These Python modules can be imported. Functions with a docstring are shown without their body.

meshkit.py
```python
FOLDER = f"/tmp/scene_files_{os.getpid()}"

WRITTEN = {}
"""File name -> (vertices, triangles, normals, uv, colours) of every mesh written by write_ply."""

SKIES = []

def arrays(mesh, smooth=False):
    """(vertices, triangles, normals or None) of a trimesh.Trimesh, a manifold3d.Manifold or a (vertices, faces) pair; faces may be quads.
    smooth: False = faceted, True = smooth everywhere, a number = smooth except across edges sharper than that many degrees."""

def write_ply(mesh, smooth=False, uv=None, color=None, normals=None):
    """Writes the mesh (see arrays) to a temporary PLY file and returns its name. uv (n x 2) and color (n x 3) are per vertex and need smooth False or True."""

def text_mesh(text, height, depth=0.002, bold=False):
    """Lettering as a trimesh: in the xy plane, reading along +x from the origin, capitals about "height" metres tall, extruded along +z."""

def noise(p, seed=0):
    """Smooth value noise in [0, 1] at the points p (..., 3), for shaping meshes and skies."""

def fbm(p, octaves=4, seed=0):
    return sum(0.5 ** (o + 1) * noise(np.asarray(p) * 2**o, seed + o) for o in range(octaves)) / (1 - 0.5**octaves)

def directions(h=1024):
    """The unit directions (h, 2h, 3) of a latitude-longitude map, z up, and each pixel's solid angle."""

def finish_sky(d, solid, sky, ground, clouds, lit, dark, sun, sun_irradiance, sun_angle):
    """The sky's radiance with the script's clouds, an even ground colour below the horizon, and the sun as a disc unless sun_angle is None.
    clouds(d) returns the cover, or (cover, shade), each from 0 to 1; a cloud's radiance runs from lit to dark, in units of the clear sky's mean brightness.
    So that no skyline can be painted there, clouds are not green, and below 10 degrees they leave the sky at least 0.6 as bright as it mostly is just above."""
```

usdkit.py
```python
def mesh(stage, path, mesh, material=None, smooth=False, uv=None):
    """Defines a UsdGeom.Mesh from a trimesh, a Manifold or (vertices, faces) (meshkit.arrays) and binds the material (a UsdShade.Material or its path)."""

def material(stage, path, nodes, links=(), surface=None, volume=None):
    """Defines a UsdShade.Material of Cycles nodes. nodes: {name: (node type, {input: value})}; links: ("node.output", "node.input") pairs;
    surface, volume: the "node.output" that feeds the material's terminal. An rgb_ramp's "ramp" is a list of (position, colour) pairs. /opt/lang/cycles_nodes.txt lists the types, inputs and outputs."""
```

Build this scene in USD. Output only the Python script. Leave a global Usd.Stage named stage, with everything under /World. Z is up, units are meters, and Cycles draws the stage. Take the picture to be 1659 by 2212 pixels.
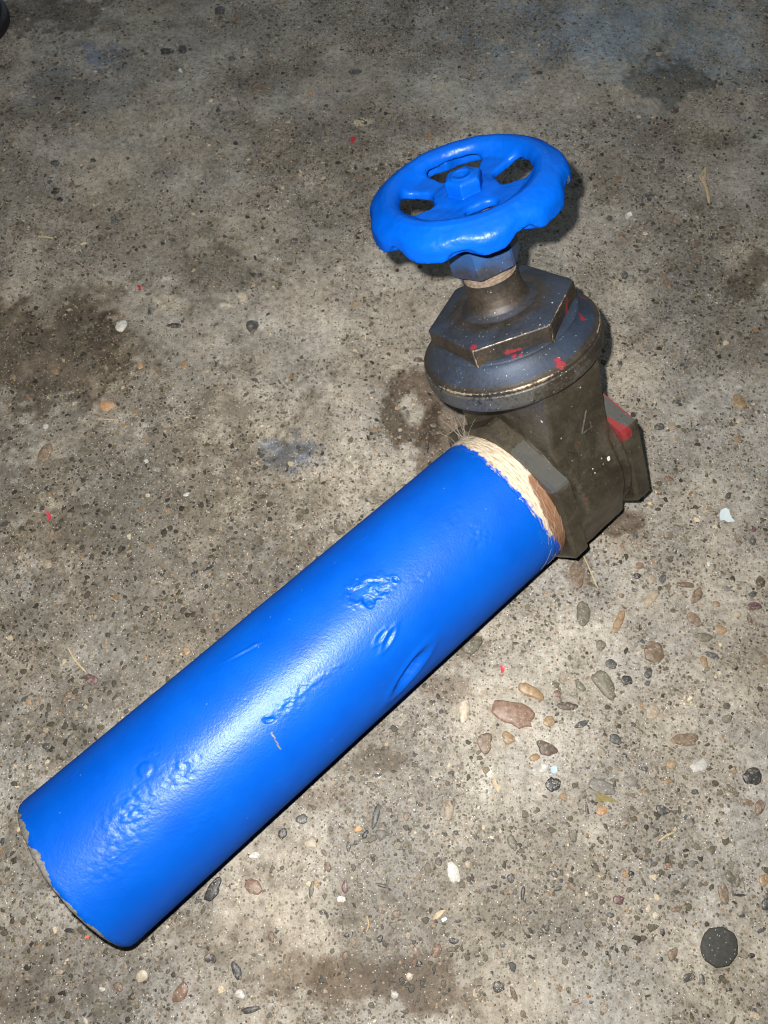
import math, numpy as np, trimesh, manifold3d, usdkit, meshkit
from pxr import Usd, UsdGeom, UsdLux, UsdShade, Gf, Sdf, Vt
rng = np.random.default_rng(7)
stage = Usd.Stage.CreateInMemory()
UsdGeom.SetStageUpAxis(stage, 'Z'); UsdGeom.SetStageMetersPerUnit(stage, 1.0)
UsdGeom.Xform.Define(stage, '/World'); UsdGeom.Scope.Define(stage, '/World/Looks')
nrm = lambda v: np.asarray(v, float) / np.linalg.norm(v)

# ---------------------------------------------------------------- camera
W, H, FPX = 1659.0, 2212.0, 1739.44          # all picture measurements below are in a 1659 x 2212 frame
PITCH, ROLL, CAMH = 1.14893, -0.01185, 0.61791
C = np.array([0, 0, CAMH])
FWD = np.array([0, math.cos(PITCH), -math.sin(PITCH)])
_r = np.array([1.0, 0, 0]); _u = np.cross(_r, FWD)
RIGHT = math.cos(ROLL) * _r + math.sin(ROLL) * _u
UP = -math.sin(ROLL) * _r + math.cos(ROLL) * _u
cam = UsdGeom.Camera.Define(stage, '/World/camera')
cam.AddTransformOp().Set(Gf.Matrix4d(*[float(x) for row in (np.r_[RIGHT, 0], np.r_[UP, 0], np.r_[-FWD, 0], np.r_[C, 1]) for x in row]))
cam.CreateHorizontalApertureAttr(36.0); cam.CreateVerticalApertureAttr(48.0)
cam.CreateFocalLengthAttr(36.0 * FPX / W); cam.CreateClippingRangeAttr(Gf.Vec2f(0.01, 50))
cam.CreateExposureAttr(0.0)

# ---------------------------------------------------------------- lamps: a phone flash beside the lens and the dim light of the place
def orient(pos, target):
    z = nrm(np.asarray(pos, float) - target); x = nrm(np.cross([0, 0, 1.0], z) if abs(z[2]) < .99 else [1, 0, 0]); y = np.cross(z, x)
    return Gf.Matrix4d(*[float(v) for row in (np.r_[x, 0], np.r_[y, 0], np.r_[z, 0], np.r_[pos, 1]) for v in row])
FLASH = C - 0.018 * RIGHT + 0.022 * UP + 0.006 * FWD
fl = UsdLux.DiskLight.Define(stage, '/World/flash_lamp')
fl.AddTransformOp().Set(orient(FLASH, FLASH + FWD * .9 + UP * -.05))
fl.CreateRadiusAttr(0.004); fl.CreateIntensityAttr(2.6); fl.CreateNormalizeAttr(True); fl.CreateColorAttr(Gf.Vec3f(1.0, 0.965, 0.925))
cl = UsdLux.RectLight.Define(stage, '/World/ceiling_lamp')  # unseen soft panel added as fill for the ambient light
cl.AddTransformOp().Set(orient((-.3, 1.0, 2.6), (0, .6, 0)))
cl.CreateWidthAttr(2.2); cl.CreateHeightAttr(2.2); cl.CreateIntensityAttr(2.7); cl.CreateNormalizeAttr(True); cl.CreateColorAttr(Gf.Vec3f(0.86, 0.95, 1.0))
wl = UsdLux.RectLight.Define(stage, '/World/window_lamp')
wl.AddTransformOp().Set(orient((.5, 3.4, .95), (.1, .6, .1)))
wl.CreateWidthAttr(3.2); wl.CreateHeightAttr(1.7); wl.CreateIntensityAttr(4.2); wl.CreateNormalizeAttr(True); wl.CreateColorAttr(Gf.Vec3f(0.62, 0.80, 1.0))

# ---------------------------------------------------------------- helpers
def ray(px, py):
    px = np.asarray(px, float); py = np.asarray(py, float)
    return FWD + ((px - W / 2) / FPX)[..., None] * RIGHT - ((py - H / 2) / FPX)[..., None] * UP
def floor_at(px, py):                         # the point of the floor that a picture point shows
    v = ray(px, py); return (C + v * (-C[2] / v[..., 2:3]))[..., :2]
def project(P):
    d = np.asarray(P, float) - C; z = d @ FWD
    return W / 2 + FPX * (d @ RIGHT) / z, H / 2 - FPX * (d @ UP) / z
fbm, noise = meshkit.fbm, meshkit.noise
def sstep(a, b, x):
    t = np.clip((x - a) / (b - a), 0, 1); return t * t * (3 - 2 * t)
_used = {}
def numbered(parent, name):
    k = (parent, name); n = _used.get(k, -1) + 1; _used[k] = n
    return f'{parent}/{name}' + (f'_{n:03d}' if n else '')
def put(prim, **kw):
    for k, v in kw.items():
        if v: prim.SetCustomDataByKey(k, v)
    return prim
def mesh(parent, name, m, mat, smooth=False, attrs=None, **tags):
    v, f, n = meshkit.arrays(m, smooth)
    path = numbered(parent, name)
    g = UsdGeom.Mesh.Define(stage, path)
    g.CreatePointsAttr(Vt.Vec3fArray.FromNumpy(v.astype(np.float32)))
    g.CreateFaceVertexCountsAttr(Vt.IntArray.FromNumpy(np.full(len(f), 3, np.int32)))
    g.CreateFaceVertexIndicesAttr(Vt.IntArray.FromNumpy(f.astype(np.int32).ravel()))
    g.CreateSubdivisionSchemeAttr('none')
    if n is not None:
        g.CreateNormalsAttr(Vt.Vec3fArray.FromNumpy(n.astype(np.float32))); g.SetNormalsInterpolation('vertex')
    for k, fn in (attrs or {}).items():
        a = np.asarray(fn(v) if callable(fn) else fn, np.float32)
        pv = UsdGeom.PrimvarsAPI(g)
        if a.ndim == 2: pv.CreatePrimvar(k, Sdf.ValueTypeNames.Color3fArray, 'vertex').Set(Vt.Vec3fArray.FromNumpy(a))
        else: pv.CreatePrimvar(k, Sdf.ValueTypeNames.FloatArray, 'vertex').Set(Vt.FloatArray.FromNumpy(a))
    UsdShade.MaterialBindingAPI.Apply(g.GetPrim()).Bind(mat)
    put(g.GetPrim(), **tags)
    return path
def thing(name, matrix=None, **tags):
    path = numbered('/World', name)
    x = UsdGeom.Xform.Define(stage, path)
    if matrix is not None: x.AddTransformOp().Set(matrix)
    put(x.GetPrim(), **tags); return path
class Nodes:
    """Collects shader nodes; a value of the form 'node.output' in angle brackets is a link."""
    def __init__(s): s.n, s.l, s.k = {}, [], 0
    def __call__(s, kind, **inp):
        s.k += 1; name = f'n{s.k}'; vals = {}
        for a, b in inp.items():
            if isinstance(b, tuple) and len(b) == 2 and b[0] == '@': s.l.append((b[1], f'{name}.{a}'))
            else: vals[a] = b
        s.n[name] = (kind, vals)
        return lambda out: ('@', f'{name}.{out}')
    def mixc(s, fac, a, b, mode='mix'): return s('mix_color', fac=fac, a=a, b=b, blend_type=mode)('result')
    def math(s, op, a, b=0.5, clamp=False): return s('math', math_type=op, value1=a, value2=b, use_clamp=clamp)('value')
    def ramp(s, fac, *stops): return s('rgb_ramp', fac=fac, ramp=[(p, c if np.ndim(c) else (c, c, c)) for p, c in stops])('color')
    def step(s, x, a, b): return s('map_range', range_type='smoothstep', value=x, from_min=a, from_max=b, to_min=0.0, to_max=1.0, clamp=True)('result')
    def build(s, name, surf): return usdkit.material(stage, f'/World/Looks/{name}', s.n, s.l, surface=surf[1])

# ---------------------------------------------------------------- materials
def concrete_look():
    g = Nodes(); pos = g('texture_coordinate')('object')
    alb = g('attribute', attribute='albedo')('color')
    gr = g('attribute', attribute='grit')('fac')
    fine = g('noise_texture', vector=pos, scale=900.0, detail=4.0, roughness=0.65)('fac')
    mid = g('noise_texture', vector=pos, scale=190.0, detail=4.0, roughness=0.6)('fac')
    col = g.mixc(1.0, alb, g.ramp(fine, (.25, .62), (.5, 1.0), (.75, 1.32)), 'multiply')
    col = g.mixc(1.0, col, g.ramp(mid, (.28, (.56, .52, .47)), (.45, (.92, .91, .89)), (.55, (1.04, 1.04, 1.04)), (.74, (1.3, 1.3, 1.3))), 'multiply')
    for sc, rad, keep, c in ((300.0, .30, .55, (.105, .088, .058)), (520.0, .30, .45, (.125, .106, .075)), (640.0, .22, .90, (.78, .75, .69)), (260.0, .26, .84, (.34, .24, .14))):
        v = g('voronoi_texture', vector=pos, scale=sc, randomness=1.0)
        wob = g('noise_texture', vector=pos, scale=sc * 2.2, detail=1.0)('fac')
        d = g.math('add', v('distance'), g.math('multiply', wob, .22))
        m = g.math('subtract', 1.0, g.step(d, rad + .04, rad + .18))
        pick = g('separate_color', color=v('color'))('r')
        thr = g.math('subtract', keep + .26, g.math('multiply', gr, .52)) if c[0] < .2 else keep
        m = g.math('multiply', m, g.math('greater_than', pick, thr))
        col = g.mixc(g.math('multiply', m, .8), col, c)
    h = g.math('add', g.math('multiply', fine, .4), mid)
    nor = g('bump', height=h, strength=.55, distance=.0011)('normal')
    rough = g.math('add', .52, g.math('multiply', mid, .3))
    return g.build('concrete', g('principled_bsdf', base_color=col, roughness=rough, specular_ior_level=.32, normal=nor)('BSDF'))
def stone_look(name, a, b, rough=.5, scale=300.0, spread=.35, cover=.8):
    g = Nodes(); pos = g('geometry')('position')
    r = g('object_info')('random')
    n = g('noise_texture', vector=pos, scale=scale, detail=5.0, roughness=.6)('fac')
    col = g.mixc(g.step(n, .35, .68), a, b)
    k = g.math('add', 1 - spread / 2, g.math('multiply', r, spread))
    col = g('hsv', color=col, value=k, hue=.5, saturation=.92, fac=1.0)('color')
    cov = g('noise_texture', vector=pos, scale=330.0, detail=5.0, roughness=.7)('fac')
    col = g.mixc(g.math('multiply', g.step(cov, .52, .63), cover), col, (.27, .23, .18))
    w = g('white_noise_texture', vector=g('vector_math', math_type='snap', vector1=pos, vector2=(.0006, .0006, .0006))('vector'))('value')
    col = g.mixc(g.math('multiply', g.math('greater_than', w, .985), .6), col, (.6, .58, .54))
    fine = g('noise_texture', vector=pos, scale=1400.0, detail=3.0)('fac')
    nor = g('bump', height=g.math('add', n, g.math('multiply', fine, .5)), strength=.35, distance=.0006)('normal')
    return g.build(name, g('principled_bsdf', base_color=col, roughness=rough, specular_ior_level=.4, normal=nor)('BSDF'))
def grain_look():
    g = Nodes(); c = g('attribute', attribute='albedo')('color'); pos = g('geometry')('position')
    n = g('noise_texture', vector=pos, scale=1100.0, detail=3.0)('fac')
    col = g.mixc(1.0, c, g.ramp(n, (.3, .6), (.7, 1.35)), 'multiply')
    return g.build('grains', g('principled_bsdf', base_color=col, roughness=.55, specular_ior_level=.35, normal=g('bump', height=n, strength=.4, distance=.0004)('normal'))('BSDF'))
def blue_look(name, gloss=.37, peel=620.0, amount=.36, shine=.036):
    g = Nodes(); pos = g('texture_coordinate')('object')
    n = g('noise_texture', vector=pos, scale=peel, detail=4.0, roughness=.62)('fac')
    big = g('noise_texture', vector=pos, scale=28.0, detail=4.0, roughness=.6)('fac')
    col = g.ramp(big, (.3, (.0, .070, .44)), (.7, (.0, .088, .50)))
    bare = g('attribute', attribute='bare')('fac')
    en = g('noise_texture', vector=pos, scale=330.0, detail=5.0, roughness=.7)('fac')
    m = g.step(g.math('add', bare, g.math('multiply', g.math('subtract', en, .5), .9)), .44, .52)
    metal = g.ramp(en, (.3, (.10, .094, .084)), (.7, (.27, .255, .23)))
    scuff = g('attribute', attribute='scuff')('fac')
    sm = g.math('multiply', g.step(g.math('add', scuff, g.math('multiply', g.math('subtract', en, .5), .8)), .35, .65), .45)
    col = g.mixc(sm, col, (.008, .13, .50))
    specks = g('voronoi_texture', vector=pos, scale=140.0)
    sp = g.math('multiply', g.math('less_than', specks('distance'), .045), g.math('greater_than', g('separate_color', color=specks('color'))('g'), .72))
    col = g.mixc(g.math('multiply', sp, .5), col, (.35, .5, .75))
    col = g.mixc(m, col, metal)
    rough = g.math('add', gloss - .06, g.math('multiply', big, .14))
    rough = g.math('add', rough, g.math('multiply', m, .12))
    nor = g('bump', height=g.math('subtract', n, g.math('multiply', m, .4)), strength=amount, distance=.0006)('normal')
    dif = g('diffuse_bsdf', color=col, normal=nor)('BSDF'); glo = g('glossy_bsdf', color=(.80, .93, 1.0), roughness=rough, normal=nor)('BSDF')
    return g.build(name, g('mix_closure', fac=shine, closure1=dif, closure2=glo)('closure'))
def bronze_look(name, a, b, metallic=.55, rough=.42, dust=.75, bluecol=(.014, .042, .090)):
    g = Nodes(); pos = g('texture_coordinate')('object')
    big = g('noise_texture', vector=pos, scale=42.0, detail=5.0, roughness=.62, distortion=.6)('fac')
    fine = g('noise_texture', vector=pos, scale=420.0, detail=5.0, roughness=.65)('fac')
    col = g.mixc(g.step(big, .33, .68), a, b)
    col = g.mixc(1.0, col, g.ramp(fine, (.25, .7), (.75, 1.3)), 'multiply')
    off = g.math('multiply', g.math('subtract', fine, .5), .95)
    off2 = g.math('multiply', g.math('subtract', big, .5), 1.1)
    def mask(attr, lo=.45, hi=.55, extra=None):
        x = g.math('add', g('attribute', attribute=attr)('fac'), off)
        if extra: x = g.math('add', x, extra)
        return g.step(x, lo, hi)
    bl = g.math('multiply', g.step(g.math('add', g('attribute', attribute='blue')('fac'), off2), .12, .85), .75)
    col = g.mixc(bl, col, bluecol)
    gy = g.math('multiply', mask('grey', .4, .7, off2), .75)
    col = g.mixc(gy, col, (.13, .135, .125))
    wr = mask('wear', .42, .6); col = g.mixc(g.math('multiply', wr, .85), col, (.46, .37, .26))
    wh = mask('white', .45, .52); col = g.mixc(wh, col, (.58, .56, .51))
    rd = g.math('multiply', g.step(g.math('add', g('attribute', attribute='red')('fac'), g.math('multiply', off, 1.5)), .40, .74), .76); col = g.mixc(rd, col, (.27, .012, .022))
    notmetal = g.math('maximum', rd, wh)
    for sc, rad, keep, c in ((230.0, .075, .42, (.55, .53, .46)), (420.0, .10, .62, (.40, .40, .36)), (75.0, .045, .55, (.75, .74, .68))):
        v = g('voronoi_texture', vector=pos, scale=sc)
        s = g.math('multiply', g.math('less_than', v('distance'), rad), g.math('greater_than', g('separate_color', color=v('color'))('b'), keep))
        s = g.math('multiply', s, dust)
        col = g.mixc(s, col, c); notmetal = g.math('maximum', notmetal, s)
    paint = g.math('maximum', notmetal, g.math('multiply', bl, .6))
    met = g.math('multiply', g.math('subtract', 1.0, paint), metallic)
    r = g.math('add', rough - .08, g.math('multiply', fine, .22))
    nor = g('bump', height=g.math('add', fine, g.math('multiply', big, .6)), strength=.28, distance=.0006)('normal')
    return g.build(name, g('principled_bsdf', base_color=col, roughness=r, metallic=met, specular_ior_level=.45, normal=nor)('BSDF'))
def hemp_look():
    g = Nodes(); pos = g('texture_coordinate')('object')
    st = g('noise_texture', vector=g('mapping', vector=pos, scale=(900.0, 160.0, 160.0))('vector'), scale=1.0, detail=4.0, roughness=.6)('fac')
    big = g('noise_texture', vector=pos, scale=160.0, detail=4.0, roughness=.6)('fac')
    col = g.ramp(st, (.25, (.24, .175, .11)), (.45, (.50, .42, .31)), (.7, (.66, .59, .47)))
    off = g.math('add', g.math('multiply', g.math('subtract', st, .5), .9), g.math('multiply', g.math('subtract', big, .5), .9))
    def mask(attr, lo, hi): return g.step(g.math('add', g('attribute', attribute=attr)('fac'), off), lo, hi)
    col = g.mixc(g.math('multiply', mask('rust', .4, .65), .88), col, (.17, .07, .03))
    col = g.mixc(g.math('multiply', mask('dark', .4, .7), .8), col, (.09, .075, .06))
    col = g.mixc(mask('blue', .40, .66), col, (.003, .078, .50))
    nor = g('bump', height=st, strength=.8, distance=.0008)('normal')
    return g.build('hemp', g('principled_bsdf', base_color=col, roughness=.8, specular_ior_level=.2, normal=nor)('BSDF'))
def plain_look(name, col, rough=.6, var=.25, scale=400.0, spec=.35):
    g = Nodes(); pos = g('texture_coordinate')('object')
    n = g('noise_texture', vector=pos, scale=scale, detail=4.0, roughness=.6)('fac')
    c = g.mixc(1.0, tuple(col), g.ramp(n, (.25, 1 - var), (.75, 1 + var)), 'multiply')
    return g.build(name, g('principled_bsdf', base_color=c, roughness=rough, specular_ior_level=spec, normal=g('bump', height=n, strength=.3, distance=.0004)('normal'))('BSDF'))

CONCRETE, GRAINS = concrete_look(), grain_look()
BLUE = blue_look('blue_paint'); WHEELBLUE = blue_look('blue_wheel_paint', gloss=.36, peel=330.0, amount=.5, shine=.030)
BRONZE_BODY = bronze_look('body_bronze', (.052, .044, .030), (.104, .090, .064), metallic=.5, rough=.38)
BRONZE_TOP = bronze_look('bonnet_bronze', (.038, .035, .032), (.082, .064, .044), metallic=.60, rough=.53, dust=.9)
NUTBLUE = bronze_look('overpainted_bronze', (.045, .042, .040), (.075, .062, .048), metallic=.4, rough=.45, dust=.6, bluecol=(.012, .095, .30))
THREAD = plain_look('worn_thread', (.20, .155, .115), rough=.32, spec=.9, var=.5)
HEMP = hemp_look()
FIBRE = plain_look('fibre', (.42, .37, .30), rough=.7)
STRAW = plain_look('straw', (.44, .355, .22), rough=.6); TWIG = plain_look('twig', (.40, .29, .16), rough=.65)
STONE = {k: stone_look('stone_' + k, *v) for k, v in dict(
    slate=((.052, .054, .052), (.10, .098, .088), .45), black=((.026, .027, .027), (.052, .052, .05), .42), blackflat=((.040, .040, .034), (.056, .055, .046), .75, 500.0, .35, .06),
    brown=((.115, .078, .05), (.22, .155, .10), .5), darkbrown=((.07, .052, .038), (.13, .09, .06), .5), rust=((.15, .08, .05), (.23, .145, .095), .45),
    ochre=((.22, .135, .06), (.34, .235, .125), .42), tan=((.27, .215, .14), (.38, .31, .22), .5), cream=((.36, .30, .205), (.48, .42, .32), .45),
    white=((.40, .385, .34), (.54, .53, .48), .42), pale=((.36, .35, .32), (.46, .45, .41), .6), olive=((.11, .10, .07), (.19, .175, .125), .55),
    grey=((.13, .12, .10), (.20, .19, .17), .55), plum=((.09, .045, .045), (.16, .09, .085), .42), orange=((.34, .16, .05), (.44, .27, .13), .5)).items()}

# ---------------------------------------------------------------- the concrete floor
FLOOR = thing('concrete_floor', label='worn grey concrete floor with exposed pebbles, damp stains and paint marks', category='floor', kind='structure')
# px, py, rx, ry, softness, colour factor (a stain, pale bloom, paint haze, broad tint or painted cool light on the slab), strength
STAINS_AND_LIGHT = [(85, 765, 190, 125, .5, (.46, .41, .37), .9), (170, 660, 120, 60, .6, (.60, .55, .50), .7), (255, 735, 80, 60, .5, (.60, .54, .48), .6),
    (850, 2130, 200, 85, .6, (.50, .41, .34), .9), (650, 2100, 110, 60, .7, (.66, .58, .50), .7), (1320, 1125, 75, 38, .5, (.46, .37, .31), .95), (1365, 1170, 60, 40, .8, (.7, .64, .58), .6),
    (1250, 1240, 40, 45, .5, (.60, .50, .44), .6), (1010, 1400, 70, 40, .6, (.60, .52, .46), .8), (960, 1480, 60, 40, .6, (.62, .54, .48), .7), (800, 1640, 60, 30, .6, (.6, .52, .46), .7), (700, 1720, 60, 30, .6, (.6, .52, .46), .7),
    (60, 30, 160, 40, .3, (.50, .49, .47), .95), (100, 50, 30, 9, .5, (1.8, 1.9, 2.05), .8), (450, 590, 110, 60, .7, (.66, .64, .60), .8), (430, 660, 60, 30, .8, (.7, .68, .64), .7), (1435, 172, 90, 55, .6, (.52, .55, .58), .85), (1400, 140, 60, 30, .7, (.7, .72, .74), .6),
    (1625, 595, 70, 60, .5, (.46, .41, .37), .9), (1330, 400, 110, 60, .8, (.76, .76, .76), .6), (1500, 440, 60, 30, .7, (.7, .69, .67), .6), (900, 470, 160, 110, .9, (.78, .76, .73), .8), (740, 560, 70, 50, .7, (.72, .70, .66), .6),
    (830, 70, 1250, 260, 1., (.86, .91, .97), .85), (1420, 40, 420, 150, 1., (.92, 1.0, 1.10), .8), (228, 118, 62, 40, .8, (.60, .74, 1.05), .9), (110, 172, 75, 45, .8, (.78, .86, 1.02), .7), (640, 972, 80, 44, .8, (.52, .68, 1.02), .85), (690, 1000, 50, 28, .8, (.84, .92, 1.1), .7), (1265, 60, 260, 70, .9, (.86, .96, 1.10), .7), (900, 40, 160, 60, .9, (.95, 1.0, 1.06), .5),  # broad bluish ones put the cool far light into the colour; small ones are paint haze
    (1475, 850, 40, 30, .8, (.72, .72, .74), .7), (215, 820, 75, 35, .7, (1.42, 1.40, 1.34), .8), (365, 655, 40, 20, .7, (1.55, 1.52, 1.44), .8), (260, 790, 60, 30, .8, (1.3, 1.3, 1.26), .6), (1600, 545, 45, 26, .7, (1.5, 1.5, 1.44), .8), (780, 262, 24, 9, .35, (2.2, 2.1, 1.75), .9), (485, 660, 22, 8, .5, (1.7, 1.7, 1.65), .8),
    (1047, 1685, 16, 48, .5, (1.6, 1.68, 1.78), .5), (1030, 1600, 35, 22, .8, (1.2, 1.2, 1.2), .5), (560, 930, 60, 40, .8, (1.22, 1.22, 1.18), .6), (1560, 1700, 150, 160, 1., (1.10, 1.09, 1.07), .6), (1480, 1480, 150, 90, 1., (1.12, 1.11, 1.10), .6), (1350, 1950, 220, 110, 1., (1.06, 1.05, 1.03), .6),
    (300, 1250, 560, 620, 1., (.66, .64, .605), .9), (420, 520, 800, 560, 1., (.78, .77, .75), .85), (1450, 420, 420, 420, 1., (.84, .84, .84), .8), (640, 1960, 360, 260, 1., (.88, .86, .83), .8), (1330, 60, 420, 130, 1., (.84, .93, 1.02), .8), (420, 2080, 420, 150, 1., (.86, .83, .80), .7),  # broad soft tints: left and far floor darker; the bluish one paints cool light
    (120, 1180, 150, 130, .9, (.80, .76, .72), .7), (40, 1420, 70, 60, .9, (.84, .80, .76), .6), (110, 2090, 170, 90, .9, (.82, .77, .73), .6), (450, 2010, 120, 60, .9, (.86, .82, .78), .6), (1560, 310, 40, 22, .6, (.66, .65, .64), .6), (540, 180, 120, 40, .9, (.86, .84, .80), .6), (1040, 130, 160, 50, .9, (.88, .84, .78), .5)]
def floor_fields(P):
    """Albedo, grit (how many dark grains) and height of the slab at the points P (n, 2)."""
    P = np.asarray(P, float); q = np.c_[P, np.zeros(len(P))]
    a = fbm(q * 9, 4, 1); b = fbm(q * 34, 4, 5); c = fbm(q * 110, 3, 9)
    base = np.array([.318, .296, .254]) * (0.37 + .52 * a + .48 * b + .25 * c)[:, None]
    warm = (fbm(q * 14, 3, 21) - .5)[:, None] * np.array([.04, .006, -.045]); base = base + warm
    px, py = project(np.c_[P, np.zeros(len(P))])
    wob = np.stack([fbm(q * 38, 4, 31), fbm(q * 38, 4, 41)], -1) - .5
    wob2 = fbm(q * 170, 3, 51) - .5
    grit = .46 + 1.9 * (fbm(q * 10, 4, 61) - .5) + 1.3 * (fbm(q * 40, 3, 65) - .5)
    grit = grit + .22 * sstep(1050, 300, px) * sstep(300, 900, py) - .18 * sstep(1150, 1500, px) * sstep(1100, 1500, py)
    for sx, sy, rx, ry, soft, colr, k in STAINS_AND_LIGHT:
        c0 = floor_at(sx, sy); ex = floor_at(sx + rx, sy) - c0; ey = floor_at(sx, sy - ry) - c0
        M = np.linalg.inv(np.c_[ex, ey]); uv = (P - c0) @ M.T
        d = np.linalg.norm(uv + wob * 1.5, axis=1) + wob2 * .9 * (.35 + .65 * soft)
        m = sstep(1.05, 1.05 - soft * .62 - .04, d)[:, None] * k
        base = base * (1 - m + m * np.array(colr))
        if colr[0] < .7: grit = grit + .25 * m[:, 0]
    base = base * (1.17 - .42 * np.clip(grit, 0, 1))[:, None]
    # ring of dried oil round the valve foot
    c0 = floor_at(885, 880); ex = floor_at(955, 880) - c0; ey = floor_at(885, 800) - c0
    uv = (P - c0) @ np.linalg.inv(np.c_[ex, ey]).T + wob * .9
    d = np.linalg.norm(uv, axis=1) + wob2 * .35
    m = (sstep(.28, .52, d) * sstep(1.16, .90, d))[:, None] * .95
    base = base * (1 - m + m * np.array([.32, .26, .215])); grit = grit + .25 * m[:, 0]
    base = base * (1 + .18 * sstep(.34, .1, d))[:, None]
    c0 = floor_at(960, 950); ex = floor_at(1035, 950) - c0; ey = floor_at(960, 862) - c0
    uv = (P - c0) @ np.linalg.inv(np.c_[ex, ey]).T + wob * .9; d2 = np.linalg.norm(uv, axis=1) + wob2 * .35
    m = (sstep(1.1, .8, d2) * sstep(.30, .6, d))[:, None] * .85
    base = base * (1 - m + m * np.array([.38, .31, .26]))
    h = .0011 * (fbm(q * 6, 3, 71) - .5) + .0009 * (b - .5) + .0012 * np.minimum(0, fbm(q * 150, 3, 81) - .44) * (.4 + np.clip(grit, 0, 1))
    return np.clip(base, .01, .8), np.clip(grit, 0, 1), h - .0006
def grid_axis(lo, hi, step, out):
    inner = np.arange(lo, hi + step / 2, step); k = np.geomspace(step * 2, out, 14)
    return np.r_[lo - k[::-1], inner, hi + k]
xs, ys = grid_axis(-.50, .50, .0021, 1.6), grid_axis(-.13, .99, .0021, 1.6)
X, Y = np.meshgrid(xs, ys, indexing='ij'); P2 = np.c_[X.ravel(), Y.ravel()]
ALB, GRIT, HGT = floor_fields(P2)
nx, ny = len(xs), len(ys); idx = np.arange(nx * ny).reshape(nx, ny)
quads = np.stack([idx[:-1, :-1], idx[1:, :-1], idx[1:, 1:], idx[:-1, 1:]], -1).reshape(-1, 4)
mesh(FLOOR, 'slab', (np.c_[P2, HGT], quads), CONCRETE, True, {'albedo': ALB, 'grit': GRIT})

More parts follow.
